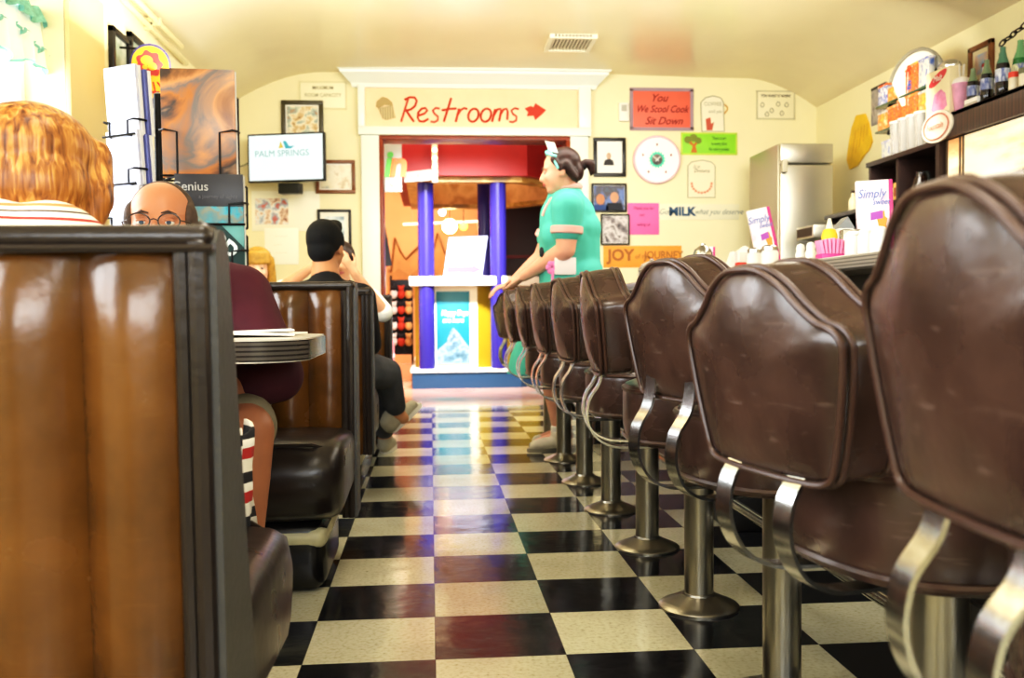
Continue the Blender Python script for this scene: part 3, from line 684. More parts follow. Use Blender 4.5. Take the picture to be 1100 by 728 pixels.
t, (x0, x1, z0, z1) = shape_sign('menu_board', 'arched cream sign with red flower border, right of the clock', [(739, 178), (743, 174), (754, 172), (764, 174), (768, 178), (768, 212), (739, 212)], mat('sign_cream3', '#f3e8c8', .5), greyink)
text('lettering', 'Ice', greyink, t, (x0+.07, YB-.008, z1-.055), UX, UZ, .05, shear=.3); text('lettering', 'Dreams', ink('#7d7763'), t, ((x0+x1)/2, YB-.008, z1-.09), UX, UZ, .042, shear=.2)
b = NB()
for i in range(11):
    a = PI+PI*i/10; ball(b, ((x0+x1)/2+.085*math.cos(a), YB-.008, z0+.115+.085*math.sin(a)*.9), (.011, .003, .011), seg=8, ring=5)
obj('flower_border', b, ink('#e08a72'), t)
# MILK banner
t, b, (x0, x1, z0, z1) = board('milk_banner', 'narrow pale MILK banner on the wall below the clock', 'sign', (706, 219, 794, 236), None, .003); obj('sheet', b, mat('banner_cream', '#efe9cc', .6), t); h = z1-z0; w = x1-x0
text('lettering', 'Got', ink('#8d9694'), t, (x0+w*.09, YB-.0055, z0+h*.5), UX, UZ, h*.5, shear=.3)
text('lettering', 'MILK', ink('#2f557c'), t, (x0+w*.3, YB-.0055, z0+h*.5), UX, UZ, h*.75, bold=.004, sx=1.05)
text('lettering', 'is what you deserve', ink('#8d9694'), t, (x0+w*.71, YB-.0055, z0+h*.5), UX, UZ, h*.5, shear=.4, sx=.88)
# orange banner
t, b, (x0, x1, z0, z1) = board('orange_banner', 'orange JOY banner low on the wall beside the waitress', 'sign', (648, 264, 732, 287), None, .004); obj('sheet', b, mat('orange_banner_paper', '#f0a040', .6, var=.08), t); h = z1-z0; w = x1-x0
text('lettering', 'JOY', ink('#a8642a'), t, (x0+w*.22, YB-.0065, z0+h*.55), UX, UZ, h*.72, bold=.004)
text('lettering', 'of the', ink('#b5712e'), t, (x0+w*.5, YB-.0065, z0+h*.5), UX, UZ, h*.3); text('lettering', 'JOURNEY', ink('#b5712e'), t, (x0+w*.77, YB-.0065, z0+h*.55), UX, UZ, h*.5, bold=.002, sx=.85)
# ceiling vent
a = at(583, 39, z=zc); d = at(640, 53, z=zc)
cx, cy = (a.x+d.x)/2, (a.y+d.y)/2; t = thing('ceiling_vent', 'white slatted air vent in the cream ceiling', 'vent', (cx, cy, zc)); hw, hd = .17, (a.y-d.y)/2
b = NB(); z_ = zc+.012
for q in ((-hw, hw, -hd, -hd+.03), (-hw, hw, hd-.03, hd), (-hw, -hw+.03, -hd, hd), (hw-.03, hw, -hd, hd)): bx(b, cx+q[0], cx+q[1], cy+q[2], cy+q[3], z_-.03, z_)
obj('frame', b, ink('#efe8cf'), t)
b = NB()
for i in range(11):
    x = cx-hw+.045+i*(2*hw-.09)/10; bx(b, x-.008, x+.004, cy-hd+.03, cy+hd-.03, z_-.022, z_-.004)
obj('louvre', b, ink('#d9d2b8'), t)
b = NB(); bx(b, cx-hw+.02, cx+hw-.02, cy-hd+.02, cy+hd-.02, z_-.003, z_+.001); obj('backing', b, ink('#5a543f'), t)
# refrigerator
steel = mat('brushed_steel', '#c2bfb2', .33, .85, bump=.02, bscale=80)
fx0, fx1 = at(838, 200, y=6.75).x, at(896, 200, y=6.75).x; fz = at(850, 153, y=6.75).z
t = thing('refrigerator', 'tall stainless steel refrigerator in the corner by the right wall', 'refrigerator', ((fx0+fx1)/2, 7.1, 0))
b = NB(); bx(b, fx0, fx1, 6.80, 7.42, .08, fz, .012); obj('cabinet', b, mat('steel_side', '#b5ad98', .4, .6), t)
b = NB(); bx(b, fx0+.005, fx1-.005, 6.75, 6.797, .14, fz-.16, .012); dr = obj('door', b, steel, t)
b = NB(); bx(b, fx0+.005, fx1-.005, 6.75, 6.797, fz-.15, fz-.005, .01); obj('header_panel', b, steel, t)
for z in (fz-.22, .96): b = NB(); bx(b, fx0+.005, fx0+.045, 6.71, 6.752, z, z+.09, .006); obj('hinge', b, ink('#b8b09a'), dr)
b = NB(); tube(b, [(fx1-.07, 6.752, 1.0), (fx1-.07, 6.70, 1.02), (fx1-.07, 6.70, 1.38), (fx1-.07, 6.752, 1.4)], .012, 8); obj('handle', b, chrome, dr)
for x in (fx0+.06, fx1-.06):
    for y in (6.86, 7.36):
        b = NB(); lathe(b, [(.025, 0), (.025, .085)], (x, y, 0), 12); obj('foot', b, mat('black_rubber', '#121010', .5), t)
# ================================================================== things on the lunch counter
CT = .945
def counter(px, x): return at(px, 250, x=x).y
menum = mat_print('pink_menu_print', ['#f7d3e4', '#fdf1f6', '#f9e4ee', '#fffafc', '#f0b8d4'], 9, 31)
def menu_card(label, px, x, w, h, tilt, rz, g='pink menu cards on the counter'):
    y = counter(px, x); t = thing('menu_card', label, 'menu', (x, y, CT), rz)
    Mx = Matrix.Rotation(tilt, 4, 'Y')
    b = NB(); bx(b, -w/2, w/2, -.012, .012, .0, h, .002, M=Mx); obj('card', b, menum, t, False)
    b = NB(); bx(b, w/2-.012, w/2+.002, -.0125, .0125, .0, h, .002, M=Mx); obj('spine', b, mat('magenta_spine', '#cf3f86', .4), t, False)
    W = WM[t.name] @ Mx
    u = (W.to_3x3() @ Vector((1, 0, 0))); v = (W.to_3x3() @ Vector((0, 0, 1)))
    def pt(fx, fz): return W @ Vector((w*fx, -.014, h*fz))
    text('lettering', 'Simply', mat('menu_blue', '#6f86c9', .5), t, pt(-.08, .84), u, v, h*.15, shear=.3, sx=.8)
    text('lettering', 'sweet', mat('menu_blue', '#6f86c9', .5), t, pt(.18, .74), u, v, h*.1, shear=.3, sx=.8)
    b = NB(); prism(b, [(-w*.12, h*.53), (w*.22, h*.55), (w*.22, h*.64), (-w*.12, h*.62)], W @ Vector((0, -.0125, 0)), u, v, .0015); obj('purple_label', b, ink('#b65fc0'), t)
    b = NB(); prism(b, [(w*.2+w*.13*math.cos(k*PI/8)*(1.2 if k % 2 else .85), h*.47+h*.16*math.sin(k*PI/8)*(1.2 if k % 2 else .85)) for k in range(16)], W @ Vector((0, -.0125, 0)), u, v, .0012); obj('orange_picture', b, ink('#f2a24c'), t)
    b = NB()
    for i in range(7):
        for j in range(3): ball(b, W @ Vector((-w*.4+w*.13*i, -.0125, h*(.08+.07*j))), (.004, .001, .004), seg=6, ring=4)
    obj('dots', b, ink('#e06aa8'), t)
    return t
menu_card('large pink and white menu card standing among the jars, nearest of the menus', 941, 1.5, .115, .285, math.radians(-2), math.radians(-16))
menu_card('pink menu card leaning in front of the refrigerator', 829, 1.5, .098, .30, math.radians(-12), math.radians(-10))
menu_card('small pink menu card behind the red straw jar, farthest of the menus', 760, 1.55, .078, .20, math.radians(0), math.radians(-5))
clear = mat('clear_glass', '#ffffff', .03, trans=.9, ior=1.3); cap_m = mat('steel_cap', '#b9b6b0', .25, 1)
def jar(name, label, cat, px, x, prof, m, lid=None, lidm=None, group=None):
    y = counter(px, x); t = thing(name, label, cat, (x, y, CT), group=group)
    b = NB(); lathe(b, prof, seg=20); obj('body', b, m, t, False)
    if lid: b = NB(); lathe(b, lid, seg=20); obj('lid', b, lidm, t, False)
    return t
t = jar('straw_dispenser', 'red and white straw jar with domed steel lid on the counter', 'straw dispenser', 755, 1.35, [(.042, 0), (.045, .005), (.045, .12), (.04, .125)], clear, [(.047, .118), (.047, .132), (.04, .15), (.026, .162), (.012, .17), (.012, .178), (0, .18)], cap_m)
b = NB()
for i in range(9):
    a = 2*PI*i/9; tube(b, [(.028*math.cos(a), .028*math.sin(a), .004), (.028*math.cos(a), .028*math.sin(a), .116)], .0085, 6)
plabel(obj('straws', b, mat_stripe('straw_red', [(0, '#e0303c'), (.62, '#f6e6e4')], .03, 'Z'), t, False), 'red and white striped straws')
# red and white napkin dispenser with house-shaped top
y = counter(799, 1.4); t = thing('napkin_dispenser', 'white napkin dispenser with bright red lower half on the counter', 'napkin dispenser', (1.4, y, CT), math.radians(-8))
b = NB(); bx(b, -.033, .033, -.04, .04, 0, .062, .004); obj('red_base', b, mat('bright_red', '#f03a28', .4), t, False)
b = NB(); prism(b, [(-.033, .062), (.033, .062), (.033, .11), (.0, .135), (-.033, .11)], (0, .04, 0), (1, 0, 0), (0, 0, 1), .08); obj('white_top', b, mat('white_enamel', '#f2f0ea', .4), t, False)
b = NB(); bx(b, -.026, .026, -.043, -.038, .06, .105, .002); obj('face_plate', b, mat('pale_print', '#e4ddd0', .5), t, False)
y = counter(786, 1.45); t = thing('napkin', 'white folded napkin tent beside the red napkin dispenser', 'napkin', (1.45, y, CT))
b = NB(); prism(b, [(-.045, 0), (.045, 0), (.01, .125), (.0, .13)], (0, .03, 0), (1, 0, 0), (0, 0, 1), .06); obj('napkin_fold', b, mat('napkin_white', '#fdfdf8', .8), t, False)
sug = [(.03, 0), (.034, .004), (.034, .075), (.028, .085)]
for i, (px, lb_) in enumerate(((811, 'squat white sugar jar between the red dispenser and leaning menu'), (827, 'squat white sugar jar at the foot of the leaning menu'))):
    jar('sugar_jar', lb_, 'jar', px, 1.33, sug, mat('milk_glass', '#eeece6', .25), [(.031, .084), (.031, .098), (.02, .105), (0, .106)], cap_m, 'sugar jars by the leaning menu')
shk = [(.018, 0), (.02, .004), (.017, .03), (.019, .045), (.014, .058), (.016, .066), (.01, .08), (0, .082)]
for px, lb_ in ((860, 'small white salt shaker, left one of the pair'), (871, 'small white pepper shaker, right one of the pair')):
    jar('salt_shaker', lb_, 'shaker', px, 1.3, shk, mat('white_china', '#f6f5f0', .25), [(.0165, .064), (.012, .08), (0, .084)], mat('white_cap', '#e8e8e4', .3), 'white shakers on the counter')
jar('mustard_bottle', 'yellow mustard squeeze bottle beside the tall white dispenser', 'bottle', 891, 1.33, [(.024, 0), (.026, .004), (.026, .1), (.02, .118), (.012, .122)], mat('mustard', '#e8c832', .4), [(.013, .12), (.011, .13), (.005, .155), (0, .157)], mat('mustard_tip', '#f3ead0', .4))
y = counter(893, 1.2); t = thing('sweetener_caddy', 'pink sweetener packets fanned in a low caddy at the counter edge', 'sweetener caddy', (1.2, y, CT))
b = NB(); bx(b, -.04, .035, -.025, .025, 0, .02, .004); obj('tray', b, mat('magenta_tray', '#d24a92', .4), t, False)
for i in range(7):
    b = NB(); bx(b, -.004, .004, -.02, .02, 0, .055-.002*abs(i-3), .001, M=Matrix.Translation((-.03+.01*i, 0, .012)) @ Matrix.Rotation((i-3)*.07, 4, 'Y')); obj('packet', b, mat('pink_packet', '#f59ac4', .5), t, False)
y = counter(904, 1.4); t = thing('towel_dispenser', 'tall white box dispenser with grey pitched top beside the mustard', 'dispenser', (1.4, y, CT), math.radians(-6))
b = NB(); bx(b, -.022, .03, -.035, .035, 0, .128, .004); obj('casing', b, mat('white_enamel', '#f2f0ea', .4), t, False)
b = NB(); prism(b, [(-.026, .126), (.034, .126), (.01, .165)], (0, .035, 0), (1, 0, 0), (0, 0, 1), .07); obj('pitched_top', b, mat('grey_enamel', '#8d9092', .35), t, False)
y = counter(926, 1.45); t = thing('napkin_holder', 'chrome napkin holder in front of the large pink menu', 'napkin holder', (1.42, y, CT), math.radians(-6))
b = NB(); bx(b, -.045, .035, -.03, .03, .0, .12, .006); obj('case', b, cap_m, t, False)
b = NB(); bx(b, -.035, .025, -.032, -.029, .02, .1, .002); obj('face_plate', b, mat('plate_grey', '#9c9a90', .2, .8), t, False)
for px, lb_ in ((917, 'white creamer jar in front of the chrome napkin holder'), (931, 'white printed jar between the two white creamers'), (944, 'white jar at the foot of the large pink menu')):
    jar('creamer_jar', lb_, 'jar', px, 1.24, [(.022, 0), (.025, .004), (.025, .062), (.02, .07)], mat('milk_glass2', '#f1f2f0', .25, var=.04, vscale=30), [(.022, .069), (.022, .078), (.012, .083), (0, .084)], mat('white_cap', '#e8e8e4', .3), 'white jars at the counter edge')
t = jar('pie_stand', 'low glass dome on the counter behind the farther stools', 'cake stand', 700, 1.35, [(.06, 0), (.06, .01), (.02, .02), (.02, .05), (.09, .06), (.09, .066), (.085, .068)], mat('white_china', '#f6f5f0', .25), [(.082, .068), (.082, .1), (.06, .13), (.02, .145), (.012, .15), (.014, .16), (0, .163)], clear)
# ================================================================== back bar on the right wall
wood = mat_stripe('dark_wood_grain', [(0, '#3b241b'), (.3, '#4d3024'), (.55, '#2f1c15'), (.8, '#452b20')], .055, 'Y', .4)
darkw = mat('dark_shelf_wood', '#2c1a14', .45, var=.3, vscale=12)
HX = 2.85
hz0, hz1 = at(1003, 153, x=HX).z, at(1012, 124, x=HX).z; hy1 = at(1003, 150, x=HX).y; hy0 = 1.6
bb = thing('back_bar', 'dark wood back bar along the right wall with shelves and grained header', 'back bar', (3.0, 4.4, 0))
b = NB(); bx(b, HX, HX+.03, hy0, hy1, hz0, hz1, .003); bx(b, HX, XR-.002, hy0, hy1, hz1-.025, hz1, .003); bx(b, HX, XR-.002, hy1-.03, hy1, hz0, hz1); obj('header', b, wood, bb)
bz1 = at(1003, 230, x=HX).z
b = NB(); bx(b, HX, XR-.002, hy1-.06, hy1-.02, .9, hz0+.01); bx(b, HX-.3, XR-.002, hy0, 6.6, .0, .9, .01); obj('carcass', b, darkw, bb)
sy1 = 6.66
sh = [at(990, 215, x=HX).z, at(960, 165, x=HX).z]
zA, zB = at(1000, 152, x=HX).z, at(1000, 205, x=HX).z
for z, y0, y1 in ((zA, hy1-.02, 6.0), (zB, hy1-.02, sy1), (1.19, hy1-.02, sy1)):
    b = NB(); bx(b, HX, XR-.002, y0, y1, z-.03, z, .003); obj('shelf', b, darkw, bb)
for y in (5.62, 5.985, 6.62):
    b = NB(); bx(b, HX+.02, XR-.002, y-.015, y+.015, .9, zA if y < 6.2 else zB, .002); obj('upright', b, darkw, bb)
b = NB(); bx(b, XR-.02, XR-.002, hy1-.02, sy1, .9, zB); obj('back_panel', b, mat('black_recess', '#120c0a', .6), bb)
lit_m = mat_print('lit_picture', ['#fff6e2', '#fff4dc', '#ffe9c0', '#e8b078', '#c98850'], 2.0, 4, .4, 5, stretch=(1, .7, 2.6))
_b = lit_m.node_tree.nodes['Principled BSDF']; _r = [n for n in lit_m.node_tree.nodes if n.type == 'VALTORGB'][0]
_r.color_ramp.elements[0].position = .2; _r.color_ramp.elements[2].position = .52; _r.color_ramp.elements[3].position = .62; _r.color_ramp.elements[4].position = .72
lit_m.node_tree.links.new(_r.outputs['Color'], _b.inputs['Emission Color']); _b.inputs['Emission Strength'].default_value = .6
# lit menu panels under the header
for i, (y0, y1) in enumerate(((hy0+.02, 3.3), (3.32, 4.93), (4.95, hy1-.07))):
    if y1-y0 < .1: continue
    t = thing('lit_menu_panel', ['lit cream panel at the camera end of the back bar', 'lit cream picture panel under the wood header', 'lit cream panel beside the dark upright'][i], 'light panel', (3.0, (y0+y1)/2, 1.2), group='lit panels of the back bar')
    b = NB(); bx(b, HX+.04, HX+.06, y0, y1, 1.2, hz0-.004, .002)
    obj('diffuser', b, lit_m, t)
    b = NB()
    bx(b, HX+.034, HX+.04, y0, y1, 1.2, 1.22); bx(b, HX+.034, HX+.04, y1-.012, y1, 1.2, hz0-.004); bx(b, HX+.034, HX+.04, y0, y0+.012, 1.2, hz0-.004); obj('frame', b, ink('#5b4a35'), t)
    continue
    b = NB(); oo = crom([(y0+.1, hz0-.26), ((y0+y1)/2-.2, hz0-.2), ((y0+y1)/2+.1, hz0-.24), (y1-.12, hz0-.33), (y1-.2, hz0-.36), (y0+.1, hz0-.34)] and [(y0+.1, hz0-.22, 0), (y1-.5, hz0-.24, 0), (y1-.12, hz0-.28, 0), (y1-.3, hz0-.31, 0), (y0+.1, hz0-.29, 0)], 3, True)
    prism(b, [(-p.x, p.y) for p in oo], (HX+.039, 0, 0), (0, -1, 0), (0, 0, 1), .002); obj('printed_landscape', b, mat('orange_print', '#d9965a', .5, emit='#d98a4a', estr=.35), t)
# oval plaque on the header end
c0 = at(1006, 136, x=HX-.01); t = thing('oval_plaque', 'white oval plaque with red trim at the end of the wood header', 'plaque', tuple(c0), 0)
b = NB(); prism(b, [(.16*math.cos(2*PI*i/28), .088*math.sin(2*PI*i/28)) for i in range(28)], c0, (0, -1, 0), (0, 0, 1), -.012); obj('plate', b, mat('cream_plate', '#f5ecd8', .35), t)
b = NB(); tube(b, [(c0.x-.006, c0.y+.13*math.cos(2*PI*i/28), c0.z+.07*math.sin(2*PI*i/28)) for i in range(28)], .004, 5, closed=True); obj('red_trim', b, ink('#d98070'), t)
text('lettering', 'Fountain', ink('#c97a68'), t, (c0.x-.013, c0.y, c0.z), (0, -1, 0), UZ, .05, shear=.3)
# things standing on the header shelf
def on(px, x): return at(px, 100, x=x).y
cola = mat('cola', '#170a08', .08, spec=.7); greenb = mat('green_bottle', '#1f6a2a', .08, spec=.7)
bprof = [(.026, 0), (.03, .006), (.03, .05), (.027, .07), (.029, .11), (.026, .135), (.016, .165), (.0115, .19), (.0115, .205)]
def bottle(label, px, x, m, neck, cap=None, lab='#dfe3ea', k=1.0):
    y = on(px, x); t = thing('soda_bottle', label, 'bottle', (x, y, hz1), group='soda bottles on the back bar')
    b = NB(); lathe(b, [(r*k, z*k) for r, z in bprof[:6]], seg=16); obj('body', b, m, t, False)
    b = NB(); lathe(b, [(r*k, z*k) for r, z in bprof[5:]], seg=16); obj('neck', b, neck, t, False)
    b = NB(); lathe(b, [(.0302*k, .058*k), (.0302*k, .112*k)], seg=16); obj('paper_label', b, mat_print('label_'+lab.strip('#'), [lab, '#4a5a9a', lab, '#2a2c50'], 30, 5, stretch=(1, 1, .3)), t, False)
    if cap: b = NB(); lathe(b, [(.0145*k, .197*k), (.0145*k, .209*k), (.012*k, .213*k), (0, .213*k)], seg=14); obj('cap', b, cap, t, False)
nk = mat('pale_neck', '#7d8f70', .1, spec=.7)
bottle('dark cola bottle nearest the pink shake cup, blue and white label', 1045, 2.9, cola, nk)
bottle('dark cola bottle second from the pink cup, in the front row', 1060, 2.9, cola, nk, k=1.06)
bottle('tall dark cola bottle with greenish neck in front of the framed picture', 1077, 2.9, cola, mat('green_neck', '#56806a', .1, spec=.7), k=1.2)
bottle('red capped dark bottle behind the front row of cola bottles', 1058, 3.02, mat('dark_red_bottle', '#3a0e14', .1), mat('pale_label', '#d9cfc6', .4), ink('#8e1f22'), k=1.2)
bottle('clear necked bottle standing highest, beside the hanging chain', 1076, 3.08, mat('dark_red_bottle', '#3a0e14', .1), nk, k=1.45)
bottle('green soda bottle at the picture edge', 1096, 2.96, greenb, mat('green_neck2', '#6fa070', .1), lab='#d8d6a8', k=1.3)
def shelf_jar(label, px, x, capc, bodyc):
    t = thing('spice_jar', label, 'jar', (x, on(px, x), hz1)); b = NB(); lathe(b, [(.022, 0), (.024, .004), (.024, .06), (.02, .068)], seg=16); obj('body', b, bodyc, t, False)
    b = NB(); lathe(b, [(.025, .062), (.025, .088), (.022, .09), (0, .09)], seg=16); obj('lid', b, capc, t, False)
shelf_jar('little jar with red cap in front of the green bottle', 1089, 2.88, mat('bright_red2', '#d8402a', .4), mat('cream_jar', '#d8cdb4', .3))
shelf_jar('little grey jar cut off at the picture edge', 1100, 2.88, mat('olive_lid', '#6a6a4a', .4), mat('cream_jar', '#d8cdb4', .3))
y = on(1046, 2.87); t = thing('small_box', 'small white box lying in front of the cola bottles', 'box', (2.872, y, hz1)); b = NB(); bx(b, -.02, .02, -.06, .06, 0, .035, .003); obj('carton', b, mat('white_card', '#eae6dc', .5), t, False); b = NB(); bx(b, -.0215, -.0195, -.06, .06, .0, .012); obj('printed_edge', b, ink('#b0a89c'), t, False)
y = on(1033, 2.92); t = thing('shake_cup', 'tall pink milkshake cup with white foam top', 'cup', (2.92, y, hz1)); b = NB(); lathe(b, [(.032, 0), (.034, .004), (.05, .15), (.052, .153), (.052, .158), (.047, .158)], seg=24); obj('cup', b, mat('pink_cup', '#e8a8c4', .35, var=.15, vscale=20), t, False)
b = NB(); lathe(b, [(.05, .15), (.05, .165), (.04, .185), (.02, .195), (0, .197)], seg=24); obj('foam', b, mat('foam_white', '#f4ece6', .7), t, False)
for k, (dx, dz) in enumerate(((.012, .27), (-.01, .26))): b = NB(); tube(b, [(0, dx, .17), (0, dx*2.2, dz)], .006, 8); obj('straw', b, ink('#d8d0c4'), t, False)
y = on(1012, 2.88); t = thing('drink_mix_box', 'cream and pink drink mix carton with red oval, beside the pink cup', 'box', (2.9, y, hz1-.0), math.radians(6)); b = NB(); bx(b, -.05, .05, -.105, .105, 0, .265, .003); obj('carton', b, mat('cream_card', '#f0e0bc', .5), t, False)
b = NB(); prism(b, [(.08*math.cos(a)-.0, .03*math.sin(a)+.018*math.cos(a)*1.6+.215) for a in [2*PI*i/20 for i in range(20)]], (-.0505, 0, 0), (0, -1, 0), (0, 0, 1), -.0015); obj('red_oval', b, ink('#d8444a'), t, False)
b = NB(); prism(b, [(-.06, .05), (-.02, .02), (.05, .03), (.085, .05), (.07, .12), (.03, .15), (-.03, .13)], (-.0505, 0, 0), (0, -1, 0), (0, 0, 1), -.0015); obj('pink_picture', b, mat_print('pink_scoops', ['#d8609a', '#f0a0c4', '#e884b0'], 14, 3), t, False)
Wt = WM[t.name]; text('lettering', 'Malt', ink('#f6e8d8'), t, Wt @ Vector((-.0525, 0, .215)), Wt.to_3x3() @ Vector((0, -1, 0)), UZ, .045, shear=.3)
y = on(1021, 3.05); t = thing('milkshake_mixer', 'old chrome milkshake mixer behind the drink mix carton', 'mixer', (3.05, y, hz1)); b = NB(); bx(b, -.05, .05, -.08, .08, 0, .02, .006); bx(b, .01, .05, -.03, .03, .02, .3, .01); obj('stand', b, mat('olive_enamel', '#5c5844', .3), t, False)
b = NB(); ball(b, (-.01, 0, .335), (.06, .085, .045)); obj('motor_head', b, chrome, t, False); b = NB(); lathe(b, [(.035, .06), (.045, .22), (.047, .225)], (-.03, 0, 0), 18); obj('steel_cup', b, chrome, t, False); b = NB(); ball(b, (-.01, .12, .345), (.02, .04, .02)); obj('knob', b, mat('black_plastic', '#0d1212', .3), t, False)
# framed pictures and the chain on the right wall
def wall_frame_r(label, r, fm, pic, fw=.03):
    a = at(r[0], r[1], x=XR); d = at(r[2], r[3], x=XR); y0, y1 = sorted((a.y, d.y)); z0, z1 = r[4]
    t = thing('framed_picture', label, 'picture', (XR-.01, (y0+y1)/2, z0)); b = NB()
    for q in ((y0, y1, z0, z0+fw), (y0, y1, z1-fw, z1), (y0, y0+fw, z0, z1), (y1-fw, y1, z0, z1)): bx(b, XR-.028, XR-.0005, q[0], q[1], q[2], q[3], .004)
    obj('frame', b, fm, t); b = NB(); bx(b, XR-.012, XR-.002, y0+fw*.8, y1-fw*.8, z0+fw*.8, z1-fw*.8); obj('mount', b, ink('#d8c9a0'), t)
    b = NB(); bx(b, XR-.015, XR-.01, y0+fw+.03, y1-fw-.03, z0+fw+.03, z1-fw-.03); obj('print', b, pic, t)
def zr_(px, py): return at(px, py, x=XR).z
wall_frame_r('brown framed picture with blue sky behind the bottles', (1044, 50, 1069, 50, (zr_(1069, 85), zr_(1056, 47))), brown_f, mat_print('print_sky', ['#4a8ab8', '#6aa8d0', '#c9a890', '#8a6a6a'], 6, 13))
wall_frame_r('small black framed picture near the mixer, high on the right wall', (997, 70, 1006, 70, (zr_(1000, 82), zr_(1001, 68))), black_f, mat_print('print_dark', ['#222426', '#44484a', '#2c3034'], 8, 14))
t = thing('hanging_chain', 'black link chain hanging in the upper right corner', 'chain', tuple(at(1090, 40, x=3.1)))
b = NB(); p0, p1 = at(1077, 46, x=3.08), at(1112, 18, x=3.08); n = 7
for i in range(n):
    c0 = p0.lerp(p1, i/(n-1)); d = (p1-p0).normalized(); s_ = Vector((1, 0, 0)) if i % 2 else d.cross(Vector((1, 0, 0)))
    L2 = (p1-p0).length/(n-1)*.62; tube(b, [c0+d*L2*math.cos(2*PI*k/12)+s_*L2*.48*math.sin(2*PI*k/12) for k in range(12)], .0045, 5, closed=True)
obj('links', b, mat('black_iron', '#1a1612', .4, .6), t)
# spice shelves with packets
gl = mat('green_glass_shelf', '#3b5a42', .15)
s1, s2 = at(968, 105, x=2.98).z, at(968, 133, x=2.98).z
for z, lb_ in ((s1, 'upper thin glass shelf holding red and blue packets'), (s2, 'lower thin glass shelf holding packets above the glass jars')):
    t = thing('glass_shelf', lb_, 'shelf', (3.08, 5.74, z)); b = NB(); bx(b, 2.95, XR-.002, 5.40, 6.08, z-.012, z, .003); obj('plate', b, gl, t)
    for y in (5.5, 6.0):
        b = NB(); bx(b, 3.0, XR-.002, y-.01, y+.01, z-.03, z-.012); obj('bracket', b, mat('black_iron', '#1a1612', .4, .6), t)
kinds = [('blue and white', mat_print('pk_blue', ['#e8e4e4', '#4a5aa8', '#f2ece4', '#6a7ac0'], 25, 1)), ('orange red', mat_print('pk_red', ['#f4e8d8', '#d8482a', '#e8843a', '#c83a20', '#f2dcb8'], 25, 2)), ('yellow and orange', mat_print('pk_yel', ['#f0c050', '#e8803a', '#f4e0b0'], 25, 3)), ('blue and grey', mat_print('pk_grey', ['#8a93a8', '#d8d4c4', '#4a64a8'], 25, 4))]
def packet(y, z, k, h, w, where, x=2.985):
    t = thing('drink_packet', '%s packet %s' % (kinds[k][0], where), 'packet', (x, y, z), group='packets on the glass shelves')
    b = NB(); bx(b, -.02, .02, -w/2, w/2, 0, h, .006); obj('carton', b, kinds[k][1], t, False); b = NB(); bx(b, -.022, .022, -w/2-.001, w/2+.001, h-.012, h+.003, .002); obj('top_flap', b, kinds[(k+1) % 4][1], t, False)
for i, (k, wh) in enumerate(((0, 'at the far end of the upper glass shelf'), (2, 'beside the blue one on the upper glass shelf'), (1, 'in the middle of the upper glass shelf'), (1, 'taller, near the fan-shaped sign on the upper glass shelf'), (3, 'at the camera end of the upper glass shelf'))): packet(6.01-.13*i, s1, k, (.13, .10, .15, .17, .17)[i], .12, wh)
for i, (k, wh) in enumerate(((2, 'at the far end of the lower glass shelf'), (1, 'second from the far end of the lower glass shelf'), (1, 'in the middle of the lower glass shelf, red topped'), (1, 'fourth along on the lower glass shelf'), (2, 'at the camera end of the lower glass shelf'))): packet(6.01-.13*i, s2, k, (.12, .13, .15, .15, .14)[i], .125, wh)
for i, (k, wh) in enumerate(((3, 'at the far end of the dark shelf below the glass shelves'), (0, 'on the dark shelf beside the tall glasses'))): packet(5.95-.14*i, zA, k, .14, .14, wh)
for i in range(4):
    y = 5.74-.1*(i+.4); t = thing('tall_glass', 'tall clear glass tumbler on the dark shelf, %s from the packets' % ('first', 'second', 'third', 'fourth')[i], 'glass', (2.91, y, zA), group='tall glasses on the dark shelf')
    b = NB(); lathe(b, [(.034, 0), (.036, .003), (.046, .21), (.0435, .21), (.034, .01), (0, .008)], seg=18); obj('tumbler', b, mat('tumbler_glass', '#c6c2ba', .08, alpha=.4), t, False); b = NB(); lathe(b, [(.0465, .2), (.0475, .208), (.0455, .212)], seg=18); obj('rim', b, mat('rim_white', '#cfcbc2', .2), t, False)
# fan-shaped sign
c0 = at(985, 92, x=2.99); t = thing('fan_shaped_sign', 'white fan-shaped sign with red script and grey rim above the packets', 'sign', tuple(c0), 0)
Rr = .215; fan = [(Rr*math.cos(a)*1.05, Rr*math.sin(a)*1.0) for a in [PI*.1+PI*.8*i/16 for i in range(17)]] + [(-.13, -.1), (.13, -.1)]
b = NB(); prism(b, fan, c0, (.26, -.966, 0), (0, 0, 1), -.012); obj('board', b, mat('fan_white', '#eee8da', .4), t)
b = NB(); u = Vector((.26, -.966, 0)); tube(b, [c0+u*p[0]+UZ*p[1]-Vector((.008, 0, 0)) for p in fan[:17]], .012, 6); obj('rim', b, ink('#8f8a78'), t)
text('lettering', 'Root', ink('#d8482a'), t, c0+Vector((-.016, -.006, .1)), u, UZ, .085, shear=.3, bold=.002); text('lettering', 'Beer', ink('#3a5aa8'), t, c0+Vector((-.016, -.006, .01)), u, UZ, .075, shear=.3, bold=.002)
